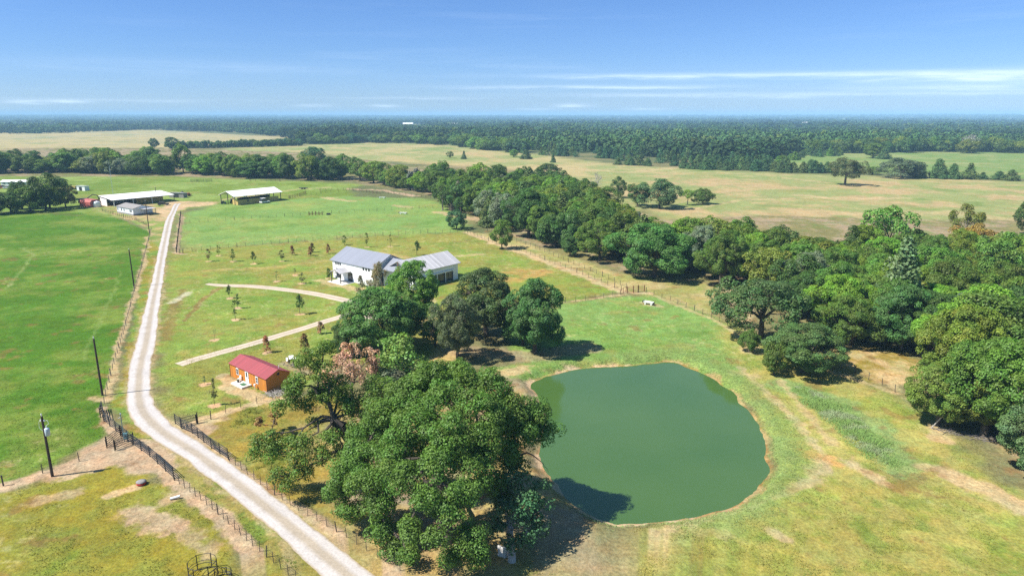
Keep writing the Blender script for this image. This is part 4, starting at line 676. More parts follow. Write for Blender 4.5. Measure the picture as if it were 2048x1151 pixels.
# --- the far woods to the horizon: one mass nobody could count
def far_woods():
    rng = np.random.RandomState(9); prot = []
    for s in range(5):
        k = 190 if s < 3 else 64; d = unit(rng.normal(size=(k, 3)) + np.array([0, 0, .35])); lob = 1 + .28 * np.sin(d[:, 0] * 5 + s) * np.cos(d[:, 1] * 5 + 2 * s); c = d * lob[:, None] * np.array([1, 1, 1.0]) * (.8 + .25 * rng.rand(k, 1)); nrm = unit(d + rng.normal(size=(k, 3)) * .5 + np.array([0, 0, .3]))
        t = unit(np.cross(nrm, rng.normal(size=(k, 3)))); b = np.cross(nrm, t); sz = (.19 if s < 3 else .34) * (.7 + .6 * rng.rand(k, 1)); prot.append(np.stack([c - t * sz, c - b * sz * .8, c + t * sz, c + b * sz * .8], 1))
    edge_px = [(-900, 262), (0, 268), (100, 267), (300, 260), (500, 267), (585, 278), (600, 288), (760, 284), (900, 288), (1000, 299), (1060, 300), (1200, 306), (1330, 318), (1480, 326), (1540, 318), (1620, 306), (1700, 304), (2048, 304), (2900, 304)]
    ea = np.array([math.atan2(*ray0(x, y)) for x, y in edge_px]); er = np.array([np.hypot(*ray0(x, y)) for x, y in edge_px])
    Vs, Ts = [], []; clear = [[tuple(ray0(x, y)) for x, y in p] for p in ([(-60, 251), (104, 251.5), (104, 257), (-60, 258.5)], [(795, 250), (830, 249), (860, 253), (840, 258), (800, 258)], [(733, 254), (752, 253.5), (750, 259), (736, 259)], [(1590, 252), (1620, 251), (1625, 254), (1595, 254)])]
    N = 20000; a = rng.uniform(-.80, .80, N); u = rng.rand(N); r0 = np.interp(a, ea, er); r1 = 15500.; r = r0 * (r1 / r0) ** (u ** 1.0)
    zz = gz(np.sin(a) * r, np.cos(a) * r)
    for i in range(N):
        x, y = math.sin(a[i]) * r[i], math.cos(a[i]) * r[i]
        if r[i] < 5200 and any(inside((x, y), c) for c in clear): continue
        k = 1 + max(0, r[i] - 1500) / 4200; s = rng.uniform(4.2, 11.5) * k ** .9; h = rng.uniform(5., 9.) * (1 + .10 * min(k - 1, 2)) * (.7 + .6 * vnoise(np.array([x / 160]), np.array([y / 160]))[0])
        q = prot[rng.randint(3) if r[i] < 2600 else 3 + rng.randint(2)]; ph = rng.rand() * 6.28; cp, sp = math.cos(ph), math.sin(ph)
        w = q * np.array([s, s, h]); w = np.stack([w[..., 0] * cp - w[..., 1] * sp + x, w[..., 0] * sp + w[..., 1] * cp + y, np.maximum(w[..., 2] + h * .95, .0) + zz[i]], -1)
        T = np.array((.042, .086, .024)) * (.45 + 1.1 * vnoise(np.array([x / 330 + 7]), np.array([y / 330]))[0]) * (1 + .5 * (rng.rand() - .5)) * (1 + .25 * (rng.rand(3) - .5))
        if rng.rand() < .07: T = T * np.array([1.9, 1.35, .9])
        Vs.append(w.reshape(-1, 3)); Ts.append(np.repeat((T[None] * (1 + .45 * (rng.rand(len(q), 1) - .5))), 4, 0))
    V = np.concatenate(Vs); T = np.concatenate(Ts); me = mk_mesh('forest', V, np.arange(len(V)).reshape(-1, 4), 4, False, {'tint': T}); me.materials.append(vcol_mat('far_foliage', 'tint', .8)); o = link('forest', me); o['kind'] = 'stuff'
    o['label'] = 'endless dark woods reaching to the horizon'
far_woods()

# ------------------------------------------------------------------ young trees on the lawn, each in its ring of mulch
def sapling(px, py, top, wpx, k, col, label, name='young_tree', cat='young tree', group='young trees on the lawn'): put(name, SAP[k] if isinstance(k, int) else k, px, py, top, wpx, col, label, cat, group)
SHR = [sapling_proto(91, 3.6, 1.1, 1.6, .24, .12), sapling_proto(92, 3.4, 1.0, 1.4, .24, .15)]
sapling(418, 522.6, 498, 13, 0, (.11, .09, .035), 'brownish young tree standing first in the row by the gravel road'); sapling(437, 511, 489, 11, 1, C_OLV, 'slim young tree behind the first two of the row'); sapling(466, 522.6, 498, 13, 0, C_OAK, 'dark young tree second in the front row')
sapling(507, 527, 503, 13, 2, C_DARK, 'dark leafy young tree third in the front row'); sapling(564, 522, 500, 13, 0, (.08, .085, .035), 'brown green young tree fourth in the front row')
sapling(585, 509.6, 491, 11, SHR[0], C_BRN, 'rust brown young cypress nearest the front row', 'young_cypress', 'shrub'); sapling(621, 511, 493, 13, SHR[1], C_BRN, 'rust brown young cypress in the front of a touching pair', 'young_cypress', 'shrub'); sapling(625, 504, 486, 12, SHR[0], (.10, .085, .03), 'brown green young cypress at the back of a touching pair', 'young_cypress', 'shrub'); sapling(657, 507, 488, 10, SHR[1], C_BRN, 'rust brown young cypress close to the grey farmhouse roof', 'young_cypress', 'shrub')
sapling(689, 490, 471, 14, 0, C_MID, 'young tree peeking above the left ridge end of the farmhouse roof'.replace('left ', '')); sapling(734, 494, 466, 10, 0, C_OLV, 'tall slim young tree behind the middle of the grey roof'); sapling(781, 492.5, 469, 11, 3, C_OLV, 'thin pale young tree behind the roof joint'); sapling(834, 511, 482, 17, 2, C_DARK, 'dark pointed young tree behind the weathered roof')
sapling(590, 550, 536, 8, 3, (.10, .12, .045), 'tiny thin young tree nearest the porch lawn'); sapling(554, 562.6, 541, 11, 3, (.16, .18, .05), 'pale wispy young tree above the driveway'); sapling(603.5, 567, 544, 17, 1, (.09, .10, .04), 'sparse brownish young tree between porch and driveway')
sapling(459.6, 596, 570, 13, 2, C_DARK, 'dark young tree just inside the driveway loop'); sapling(476, 616, 588, 13, 0, C_DARK, 'tall dark young tree behind its twin in the driveway loop'); sapling(471, 639, 598, 13, 1, C_OAK, 'tallest slim young tree at the front of the driveway loop'); sapling(600, 628, 589, 20, 2, C_DARK, 'pointed dark young tree in the middle of the driveway loop')
bt = bare_tree(131, 3.5, .8, 'bark_grey', 3, .05); sapling(430, 680, 655, 12, bt, C_OAK, 'leafless sapling in the driveway loop', 'bare_sapling')
sapling(534, 705, 671, 18, SHR[0], (.22, .10, .06), 'red brown cypress beside the lower driveway', 'young_cypress', 'shrub'); sapling(642, 667, 642, 18, SHR[1], (.20, .13, .09), 'faded brown cypress beside the driveway join', 'young_cypress', 'shrub'); sapling(612, 712, 667, 24, SHR[0], (.13, .10, .035), 'brown and green cypress behind the red cabin', 'young_cypress', 'shrub')
sapling(410, 768, 750, 8, 1, (.06, .10, .06), 'tiny blue green sapling near the red cabin'); sapling(430, 810, 757, 16, 0, (.085, .09, .035), 'tall young tree on the cabin lawn by the wire fence')
sapling(658, 557, 536, 13, SHR[1], C_MID, 'green shrub at the farmhouse corner', 'shrub', 'shrub', 'shrubs round the farmhouse'); sapling(722, 573, 551, 15, SHR[0], (.085, .08, .05), 'dark brown green shrub before the farmhouse wall', 'shrub', 'shrub', 'shrubs round the farmhouse'); sapling(751, 572, 552, 12, SHR[1], C_OLV, 'olive shrub at the corner where the wings meet', 'shrub', 'shrub', 'shrubs round the farmhouse')
sapling(704, 637, 626, 17, SHR[1], (.22, .06, .04), 'red leaved shrub in the rock bed', 'shrub', 'shrub', 'shrubs in the rock bed'); sapling(689, 627, 612, 18, SHR[0], C_OLV, 'olive shrub behind the rock bed', 'shrub', 'shrub', 'shrubs in the rock bed')
sapling(545, 865, 815, 50, bare_tree(133, 4, 1.5, 'bark_grey', 4, .08, .8, size=.22), (.17, .10, .04), 'small brown leaved tree in the rough grass under the leaning oak', 'young_tree', 'young tree', None)

# ------------------------------------------------------------------ buildings
def on(root, e, n, z=0.):                  # local point of a building -> ground point
    a = root.rotation_euler.z; return Vector((root.location.x + e * math.cos(a) - n * math.sin(a), root.location.y + e * math.sin(a) + n * math.cos(a), z))
def window(par, e, n, z, w, h, face='y', name='window', panes=2, sgn=-1):
    """frame and glass standing proud of a wall that looks along -y (face 'y') or along x (face 'x')"""
    f = MB(); g = MB(); t = .07
    def bx(mb, u0, u1, z0, z1, d0, d1):
        a, b = sorted((n + sgn * d0, n + sgn * d1)) if face == 'y' else sorted((e + sgn * d0, e + sgn * d1))
        mb.box(e + u0, e + u1, a, b, z0, z1) if face == 'y' else mb.box(a, b, n + u0, n + u1, z0, z1)
    bx(f, 0, w, z, z + t, .003, .08); bx(f, 0, w, z + h - t, z + h, .003, .08); bx(f, 0, t, z + t, z + h - t, .003, .08); bx(f, w - t, w, z + t, z + h - t, .003, .08)
    for i in range(1, panes): u = w * i / panes; bx(f, u - t / 2, u + t / 2, z + t, z + h - t, .003, .06)
    bx(g, t, w - t, z + t, z + h - t, .003, .02)
    o = f.build(name, M['frame'], par); g.build('pane', M['glass'], o); return o
def gable_roof(L, D, eave, ridge, ov, ovg, th=.16, ax='x'):
    """two slabs; ridge along ax; L along the ridge, D across"""
    mb = MB(); sl = (ridge - eave) / (D / 2)
    for s in (0, 1):
        a0, a1 = (-ov, D / 2) if s == 0 else (D / 2, D + ov); z0, z1 = (eave - sl * ov, ridge) if s == 0 else (ridge, eave - sl * ov)
        mb.prism([(a0, z0 + .02), (a1, z1 + .02), (a1, z1 + th), (a0, z0 + th)], -ovg, L + ovg, ax)
    return mb
def barn_walls(L, D, eave, ridge, ax='x', z0=-.2): return MB().prism([(0, z0), (D, z0), (D, eave), (D / 2, ridge), (0, eave)], 0, L, ax)
hA = ray0(667, 554.5)
house = thing('farmhouse', 'white board and batten farmhouse with grey metal roofs and a gabled porch', 'house', (hA[0], hA[1], 0), math.atan2(-.636, .772))
barn_walls(16.4, 11, 4.75, 7.45).build('wall', M['white_wall'], house)
r1_ = gable_roof(16.4, 11, 4.75, 7.45, .28, .9); r1_.build('roof', M['grey_roof'], house)
w2 = barn_walls(15.9, 9.2, 4.3, 6.75, 'y'); w2.v = [(x + 17.6, y + 4.2, z) for x, y, z in w2.v]; w2.build('wall', M['white_wall'], house)
r2_ = gable_roof(15.9, 9.2, 4.3, 6.75, .35, .9, ax='y'); r2_.v = [(x + 17.6, y + 4.2, z) for x, y, z in r2_.v]; r2_.build('roof', M['pale_roof'], house)
MB().prism([(2.6, -.2), (10.2, -.2), (10.2, 4.1), (5.9, 6.5), (2.6, 4.4)], 16.403, 17.597).build('wall', M['white_wall'], house)
lr = MB(); lr.prism([(2.2, 4.2), (5.9, 6.55), (5.9, 6.71), (2.2, 4.36)], 17.32, 21.9); lr.prism([(5.9, 6.55), (10.6, 3.9), (10.6, 4.06), (5.9, 6.71)], 17.32, 21.9); lr.build('roof', M['grey_roof'], house)
for e in (1.25, 2.15, 3.05): window(house, e, 0, 3.85, .55, .6, panes=1)
for e in (12.6, 13.7, 14.8): window(house, e, 0, 3.85, .6, .65, panes=1)
window(house, 1.5, 0, .35, 2.0, 1.9, panes=3)
for e in (1.5, 2.2, 2.9): window(house, e, 0, 2.45, .6, .4, panes=1)
window(house, 16.45, 2.6, .1, 1.05, 3.2, panes=2)
dd = window(house, 6.4, 0, .05, 1.9, 2.3, name='door', panes=3)
por = MB()
for s in (0, 1):
    a = [(3.55, 2.65), (5.7, 3.55), (5.7, 3.67), (3.55, 2.77)] if s == 0 else [(5.7, 3.55), (7.85, 2.65), (7.85, 2.77), (5.7, 3.67)]; por.prism(a, -3.6, -.003, 'y')
por.build('porch_roof', M['pale_roof'], house)
for e in (3.8, 7.6): MB().box(e - .09, e + .09, -3.4, -3.22, 0, 2.7).build('porch_post', M['steel'], house)
tr_ = MB(); tr_.box(3.8, 7.6, -3.38, -3.26, 2.62, 2.72); tr_.box(5.65, 5.75, -3.37, -3.27, 2.722, 3.5); tr_.build('porch_truss', M['steel'], house)
MB().box(2.6, 9.2, -4.0, -.01, -.15, .06).build('porch_slab', M['concrete'], house)
gt = MB(); gt.box(22.1, 22.25, 3.4, 3.5, 4.9, 6.6); gt.box(18.4, 26, 3.4, 3.5, 4.75, 4.9); gt.build('gable_truss', M['rust'], house)
window(house, 20.6, 4.2, .6, 1.5, 1.2, panes=2); 
g_ = MB(); g_.box(14.9, 15.5, -.75, -.15, 0, .85); g_.build('air_conditioner', M['concrete'], house)
window(house, 26.8, 5.6, .1, 12.5, 2.35, 'x', panes=8, sgn=1)  # dark glass band put in as the shade of a recessed porch
for n in (6.2, 9.2, 12.2, 15.2, 18.2): MB().box(27.0, 27.16, n - .08, n + .08, 0, 2.7).build('porch_post', M['white'], house)
MB().box(26.98, 27.18, 5.4, 18.4, 2.703, 2.9).build('porch_beam', M['white'], house)

cA = ray0(462, 751.5); cabin = thing('wood_cabin', 'orange stained wooden cabin with red metal roof and white door', 'cabin', (cA[0], cA[1], 0), math.atan2(-.641, .767))
mbw = MB(); mbw.box(0, 11.1, 0, 4.15, -.1, 2.3); mbw.build('wall', M['cabin_wall'], cabin)
gb = MB(); [gb.prism([(0.02, 2.302), (4.13, 2.302), (2.075, 3.2)], a, b) for a, b in ((.0, .12), (10.98, 11.1))]; gb.build('gable', M['cabin_side'], cabin)
gable_roof(11.1, 4.15, 2.32, 3.25, .18, .16, .06).build('roof', M['red_roof'], cabin)
d_ = MB(); d_.box(4.85, 5.8, -.06, -.003, .22, 2.2); d = d_.build('door', M['white'], cabin); MB().box(5.1, 5.55, -.075, -.061, 1.2, 2.0).build('pane', M['glass'], d); MB().tube((5.7, -.06, 1.15), (5.7, -.12, 1.15), .035).build('handle', M['steel'], d)
for e in (2.05, 8.0):
    f = MB(); f.box(e, e + .7, -.07, -.003, .85, 2.0); fo = f.build('window', M['white'], cabin); MB().box(e + .1, e + .6, -.085, -.071, .98, 1.4).build('pane', M['glass'], fo); MB().box(e + .1, e + .6, -.085, -.071, 1.46, 1.88).build('pane', M['glass'], fo)
MB().box(11.103, 11.14, 1.9, 2.3, 2.35, 2.75).build('vent', M['dark'], cabin)
tr2 = MB(); tr2.box(-.06, -.003, -.06, .03, -.05, 2.3); tr2.box(11.103, 11.16, -.06, .03, -.05, 2.3); tr2.build('corner_trim', M['rust'], cabin)
MB().tube((9.6, 3.2, 2.6), (9.6, 3.2, 3.25), .06).build('vent_pipe', M['pvc'], cabin)
mbs = MB(); mbs.box(3.2, 6.6, -1.75, -.02, -.05, .22); o = mbs.build('porch_slab', M['concrete'], cabin)
def local_thing(name, label, cat, root, e, n, z, rz=0., group=None): return thing(name, label, cat, on(root, e, n, z), root.rotation_euler.z + rz, group)
p_ = local_thing('planter_pot', 'dark round planter pot on the cabin step', 'planter', cabin, 4.0, -.9, .22); MB().lathe([(.14, 0), (.19, .3), (.2, .32), (.16, .32), (.15, .27)], 14).build('pot', M['dark'], p_)
rng_ = np.random.RandomState(3); lm = crown_mesh('plant', [leaves(np.array([(0, 0, .42)]), np.array([.2]), 50, .12, rng_)], M['leaf']); c_ = link('plant', lm, p_); c_.color = (.10, .14, .08, 1)
m_ = MB(); m_.box(-.6, .6, -.4, .4, 0, .02); m_.prism([(-.4, .02), (.4, .02), (.36, .03), (-.36, .03)], -.56, .56); o = m_.build('doormat', M['mat_green']); o.location = on(cabin, 5.5, -.85, .224); o.rotation_euler.z = cabin.rotation_euler.z; tag(o, 'green mat on the pale step before the cabin door', 'mat')
ch = local_thing('lawn_chair', 'white lawn chair on the cabin step beside the planter pot', 'chair', cabin, 3.6, -.5, .22)
MB().box(-.24, .24, -.24, .24, .38, .42).build('seat', M['white'], ch); MB().prism([(.2, .42), (.24, .42), (.34, .9), (.3, .9)], -.24, .24).build('backrest', M['white'], ch)
for sx in (-.21, .21):
    for sy in (-.21, .21): MB().tube((sx, sy, 0), (sx, sy, .38), .02).build('leg', M['white'], ch)
gm = local_thing('gas_meter', 'white gas meter standing at the cabin wall', 'meter', cabin, 8.2, -.4, 0); MB().tube((0, 0, 0), (0, 0, .55), .04).build('pipe', M['pvc'], gm); MB().box(-.14, .14, -.1, .1, .551, .85).build('body', M['white'], gm)
# cut branches beside the cabin
bp_ = thing('brush_pile', 'grey pile of cut branches at the cabin gable', 'branches', on(cabin, 12.6, .6, 0), 0); br = MB(); rr_ = np.random.RandomState(8)
for i in range(46):
    a = rr_.rand() * 3.14; L = .5 + rr_.rand() * 1.1; c = rr_.normal(size=2) * (.8, .5); z = .05 + .5 * rr_.rand(); br.tube((c[0] - math.cos(a) * L, c[1] - math.sin(a) * L, z * .5), (c[0] + math.cos(a) * L, c[1] + math.sin(a) * L, z), .03, .015, 5)
br.build('branch', M['bark_pale'], bp_)['kind'] = 'stuff'

def picnic(name, label, loc, rz):
    t = thing(name, label, 'table', loc, rz); MB().box(-.95, .95, -.4, .4, .72, .78).build('tabletop', M['white'], t)
    for s in (-1, 1): MB().box(-.95, .95, s * .75 - .14, s * .75 + .14, .42, .47).build('bench', M['white'], t)
    for x in (-.65, .65):
        f = MB(); f.tube((x, -.75, 0), (x, -.25, .72), .04); f.tube((x, .75, 0), (x, .25, .72), .04); f.tube((x, -.75, .4), (x, .75, .4), .035); f.build('leg', M['steel'], t)
picnic('picnic_table', 'white picnic table on the lawn beside an ash heap', G(583, 722), 1.9)
def rock(name, label, p, s, seed, m='rock', cat='rock', group=None, flat=.75):
    rng = np.random.RandomState(seed); n, k = 18, 11; V = []; ph = rng.rand(6) * 6
    for j in range(k):
        for i in range(n):
            a, b = 2 * math.pi * i / n, math.pi * j / (k - 1); d = np.array([math.cos(a) * math.sin(b), math.sin(a) * math.sin(b), math.cos(b)]); q = 1 + .22 * math.sin(2.3 * d[0] * 2 + ph[0]) + .18 * math.sin(3.1 * d[1] * 2 + ph[1]) + .12 * math.sin(4 * d[2] + ph[2] + 3 * d[0]) + .05 * math.sin(9 * d[0] + ph[3]) * math.sin(8 * d[1] + ph[4])
            V.append(tuple(d * q * np.array(s)))
    mb = MB(); mb.poly(V, [(j * n + i, (j + 1) * n + i, (j + 1) * n + (i + 1) % n, j * n + (i + 1) % n) for j in range(k - 1) for i in range(n)])
    o = mb.build(name, M[m]); o.location = (p[0], p[1], p[2] + s[2] * flat); o.rotation_euler.z = rng.rand() * 6; tag(o, label, cat, group); return o
rock('boulder', 'large pale boulder lying under the huge oak beside a trunk', G(1006, 1110), (.42, .55, .62), 1)
for i, (x, y, s, l) in enumerate(((690, 634, .55, 'grey boulder at the driveway end of the rock bed'), (698, 630, .5, 'pale boulder behind the red shrub'), (709, 628, .6, 'whitish boulder at the oak side of the rock bed'), (683, 637, .35, 'small grey stone on the driveway edge'))): rock('boulder', l, G(x, y), (s, s * .8, s * .6), 20 + i, 'rock', group='boulders of the rock bed')
ah = thing('ash_heap', 'grey brown heap of ashes and sticks by the picnic table', 'heap', G(597, 729), 0); a_ = MB()
for i in range(50):
    a = rr_.rand() * 3.14; L = .2 + rr_.rand() * .6; c = rr_.normal(size=2) * (1.1, .6); a_.tube((c[0] - math.cos(a) * L, c[1] - math.sin(a) * L, .04), (c[0] + math.cos(a) * L, c[1] + math.sin(a) * L, .05 + .2 * rr_.rand()), .04, .02, 5)
a_.build('stick', M['bark_grey'], ah)['kind'] = 'stuff'

# far yard
bA = ray0(202, 410); b1 = thing('long_barn', 'long white open-fronted barn with white sheet roof and a carport at its front', 'barn', (bA[0], bA[1], 0), math.atan2(.8, .6) - math.pi / 2)
# local x runs toward the viewer's side (front), local y along the barn
Lb = 27.
wl = MB(); wl.prism([(0, -.2), (6.6, -.2), (6.6, 3.9), (0, 4.4)], 0, .2, 'y'); wl.prism([(0, -.2), (.2, -.2), (.2, 4.35), (0, 4.37)], .2, Lb - .2, 'y'); wl.prism([(0, -.2), (6.6, -.2), (6.6, 3.9), (0, 4.4)], Lb - .2, Lb, 'y'); wl.build('wall', M['white'], b1)
rf = MB(); rf.prism([(-.4, 4.46), (6.9, 3.92), (13.6, 3.2), (13.6, 3.34), (6.9, 4.06), (-.4, 4.6)], -.5, Lb + 2.5, 'y'); rf.build('roof', M['white_roof'], b1)
for y in (.4, 9.2, 18.2, Lb + 2.2): MB().box(13.2, 13.4, y - .1, y + .1, 0, 3.22).build('post', M['white'] if y < 20 else M['steel'], b1)
for y in (6.8, 13.5, 20.2): MB().box(6.45, 6.6, y - .1, y + .1, 0, 3.9).build('post', M['steel'], b1)
inn = MB(); inn.box(6.62, 6.75, 13.6, 26.9, 0, 3.0); inn.build('stall_wall', M['tan_wall'], b1)
mA = ray0(235, 425.3); mh = thing('mobile_home', 'pale blue mobile home with grey shingle roof and small porch awning', 'house', (mA[0], mA[1], 0), math.atan2(-.606, .797))
barn_walls(15.3, 8.3, 2.9, 4.0).build('wall', M['blue_wall'], mh); gable_roof(15.3, 8.3, 2.9, 4.0, .3, .3).build('roof', M['shingle'], mh)
sk = MB(); sk.box(-.03, 15.33, -.04, -.003, -.1, .65); sk.box(15.303, 15.34, -.03, 8.33, -.1, .65); sk.build('skirting', M['shingle'], mh)
for e in (.7, 4.2, 6.6, 12.2, 13.3): window(mh, e, 0, 1.35, .65, .95, panes=1)
aw = MB(); aw.prism([(3.0, 2.7), (8.0, 2.75), (8.0, 2.85), (3.0, 2.8)], 15.7, 19.2); aw.build('awning', M['pale_roof'], mh)
for y in (3.2, 7.8): MB().box(18.9, 19.05, y - .07, y + .07, 0, 2.7).build('post', M['steel'], mh)
pA = ray0(441.8, 406.8); pav = thing('open_barn', 'open-sided pole barn with white gable roof and yellow stall walls', 'barn', (pA[0], pA[1], 0), math.atan2(-.6, .8))
# local x across (toward viewer), local y along the barn
Lp, Dp = 26., 12.4
pr_ = gable_roof(Lp, Dp, 4.3, 6.3, .6, .6, .14, 'y'); pr_.build('roof', M['white_roof'], pav)
for x in (.2, Dp / 2, Dp - .2):
    for y in (.2, 6.6, 13, 19.4, 25.8):
        if x == Dp / 2 and 1 < y < 25: continue
        MB().box(x - .13, x + .13, y - .13, y + .13, -.1, 4.3 if x != Dp / 2 else 6.1).build('post', M['steel'], pav)
yw = MB(); yw.box(Dp + .0, Dp + .15, 1.5, 24.2, 0, 2.4); yw.box(8, Dp - .003, 1.5, 1.65, 0, 2.4); yw.box(3.2, 3.35, 7, 25, 0, 2.4); yw.build('stall_wall', M['tan_wall'], pav)
for y, w in ((6.5, 1.1), (17.5, 1.2)): window(pav, Dp + .15, y, 1.3, w, .8, 'x', panes=1, sgn=1)
st = MB(); st.box(4.2, 6.2, 8, 12, 0, 2.6); st.box(6.6, 8.4, 13, 18, 0, 2.2); st.box(4, 6, 19, 23.5, 0, 2.7); so = st.build('stored_goods', M['dark'], pav)
def vehicle(name, label, cat, loc, rz, L=4.6, W=1.9, Hh=1.7, m='dark', cab=.45, group=None):
    t = thing(name, label, cat, loc, rz, group); b = MB(); b.prism([(-L / 2, .45), (L / 2, .45), (L / 2, .95), (L * .3, 1.02), (-L / 2, 1.02)], -W / 2, W / 2, 'y'); b.build('body', M[m], t)
    c = MB(); c.prism([(-L * cab, 1.023), (L * .22, 1.023), (L * .08, Hh), (-L * cab * .8, Hh)], -W / 2 + .1, W / 2 - .1, 'y'); co = c.build('cabin', M['glass'], t); r = MB(); r.box(-L * cab * .78, L * .07, -W / 2 + .12, W / 2 - .12, Hh + .003, Hh + .06); r.build('roof', M[m], co)
    for x in (-L * .32, L * .32):
        for s in (-1, 1):
            w = MB(); w.tube((x, s * (W / 2 - .2), .36), (x, s * (W / 2 + .02), .36), .36, .36, 14); wo = w.build('wheel', M['tyre'], t); k = MB(); k.tube((x, s * (W / 2 + .021), .36), (x, s * (W / 2 + .04), .36), .18, .18, 10); k.build('rim', M['can'], wo)
    return t
def tractor(name, label, loc, rz, m='dark'):
    t = thing(name, label, 'tractor', loc, rz); b = MB(); b.prism([(-.3, .7), (1.7, .7), (1.7, 1.35), (-.3, 1.45)], -.35, .35, 'y'); b.tube((1.2, 0, 1.3), (1.2, 0, 2.1), .05); b.build('body', M[m], t); MB().prism([(-1.3, 1.2), (-.3, 1.2), (-.35, 2.4), (-1.2, 2.4)], -.6, .6, 'y').build('cabin', M['glass'], t)
    for s in (-1, 1):
        for x, r in ((-.8, .75), (1.25, .45)):
            w = MB(); w.tube((x, s * .62, r), (x, s * .98, r), r, r, 16); wo = w.build('wheel', M['tyre'], t); k = MB(); k.tube((x, s * .981, r), (x, s * 1.0, r), r * .5, r * .5, 10); k.build('rim', M['yellow'], wo)
vehicle('camper_trailer', 'white camper parked against the yellow stall wall', 'camper', G(529.6, 406), 1.0, 4.8, 2.1, 2.5, 'white', .5)
vehicle('utility_cart', 'dark four-wheeler under the corner of the pole barn', 'cart', G(447.5, 408), .4, 2.6, 1.5, 1.5, 'dark'); tractor('tractor', 'dark tractor under the gable of the pole barn', G(467, 407), .5)
tractor('tractor', 'dark tractor at the near end of the long barn', G(223, 410.5), .3); vehicle('pickup_truck', 'dark pickup parked inside the long barn', 'pickup', on(b1, 4., 11, 0), 1.6); vehicle('pickup_truck', 'blue grey pickup beside the mobile home awning', 'pickup', G(327, 410.5), .5, 5, 1.9, 1.75, 'steel'); vehicle('flatbed_truck', 'dark truck inside the far bay of the long barn', 'truck', on(b1, 4., 22, 0), 1.7, 5.5, 2.1, 2.2)
sA = ray0(160, 412.5); rs = thing('red_shed', 'faded red metal shed by the grove', 'shed', (sA[0], sA[1], 0), math.atan2(-.5, .86)); MB().prism([(0, 0), (5.2, 0), (5.2, 2.4), (4.2, 3.4), (1.0, 3.4), (0, 2.4)], 0, 9).build('wall', M['red'], rs)
dr = MB(); dr.box(9.003, 9.05, 1.2, 4, 0, 2.4); dr.build('door', M['rust'], rs)
q = ray0(194, 413.5); tk_ = thing('storage_tank', 'round white storage tank beside the red shed', 'tank', (q[0], q[1], 0)); MB().lathe([(1.6, 0), (1.7, .1), (1.7, 2.0), (1.5, 2.5), (.5, 2.75), (.45, 2.9), (.01, 2.9)], 20).build('body', M['white'], tk_, True); MB().tube((1.72, 0, .3), (2.0, 0, .3), .06).build('valve', M['steel'], tk_)
ex = thing('excavator', 'dark excavator with folded arm behind the red shed', 'excavator', G(168, 405), .3); MB().box(-2, 2, -1.2, 1.2, .9, 2.1).build('body', M['dark'], ex); MB().box(-2.2, 2.2, -1.4, -.8, 0, .85).build('track', M['tyre'], ex); MB().box(-2.2, 2.2, .8, 1.4, 0, .85).build('track', M['tyre'], ex)
am = MB(); am.path([(1.5, 0, 2.0), (4.2, 0, 3.9), (6.2, 0, 3.4), (6.9, 0, 1.8)], .22, 8); am.build('arm', M['steel'], ex); MB().prism([(6.4, 1.2), (7.5, 1.3), (7.3, 1.9), (6.7, 1.9)], -.5, .5, 'y').build('bucket', M['dark'], ex)
def shed(name, label, px, py, rz, L, D, h, m, mr, cat='shed'):
    q = ray0(px, py); s = thing(name, label, cat, (q[0], q[1], 0), rz); MB().prism([(0, 0), (D, 0), (D, h * .88), (0, h)], 0, L).build('wall', M[m], s); MB().prism([(-.3, h + .03), (D + .3, h * .9), (D + .3, h * .9 + .12), (-.3, h + .15)], -.3, L + .3).build('roof', M[mr], s); MB().box(L * .3, L * .65, -.05, -.003, 0, h * .75).build('door', M['dark'], s); return s
shed('garden_shed', 'small white shed with dark doorway near the grove', 154, 381, -.3, 6, 3, 2.8, 'white', 'white_roof'); shed('tool_shed', 'small grey shed behind the end of the long barn', 339, 395, -.2, 8.5, 3, 2.6, 'shingle', 'pale_roof')
sh2 = ray0(146, 378.5); MBx = thing('hay_cart', 'yellowish flat hay cart beside the small white shed', 'cart', (sh2[0], sh2[1], 0)); MB().box(-2, 2, -1, 1, .7, 1.9).build('bed', M['tan_wall'], MBx)
for x in (-1.3, 1.3): MB().tube((x, -1.1, .4), (x, 1.1, .4), .4, .4, 12).build('wheel', M['tyre'], MBx)
fi = thing('farm_implement', 'rusty farm machine parked behind the small grey shed', 'machine', G(371, 392), .2); MB().box(-3, 3, -1, 1, .6, 1.0).build('frame', M['rust'], fi); MB().lathe([(.9, 0), (1.1, .9), (.2, 1.6)], 12, (-1.5, 0, 1.0)).build('hopper', M['dark'], fi); MB().lathe([(.7, 0), (.8, .6), (.2, .9)], 12, (1.6, 0, 1.0)).build('hopper', M['rust'], fi)
for x in (-2, 2): MB().tube((x, -1.2, .5), (x, 1.2, .5), .5, .5, 12).build('wheel', M['tyre'], fi)
lt = ray0(2, 370); ls = thing('poultry_house', 'long low white roofed shed beyond the grove', 'shed', (lt[0], lt[1], 0), .03); MB().box(0, 19, 0, 5, 0, 2).build('wall', M['white'], ls); gable_roof(19, 5, 2, 2.9, .3, .3).build('roof', M['white_roof'], ls)
for i in range(6): window(ls, 1.5 + i * 2.9, 0, .7, 1.2, .7, panes=1)
vehicle('pickup_truck', 'white pickup parked in front of the low white shed', 'pickup', G(17, 377), .1, 5.2, 2, 1.8, 'white'); vehicle('farm_wagon', 'orange red wagon parked beside the white pickup', 'wagon', G(4, 377), .1, 5, 2.2, 1.9, 'red')
ms = thing('radio_mast', 'thin lattice radio mast behind the long barn', 'mast', G(226, 387), 0); t_ = MB()
for a in range(3):
    x, y = .25 * math.cos(a * 2.09), .25 * math.sin(a * 2.09); t_.tube((x, y, 0), (x * .5, y * .5, 15), .03, .02, 5)
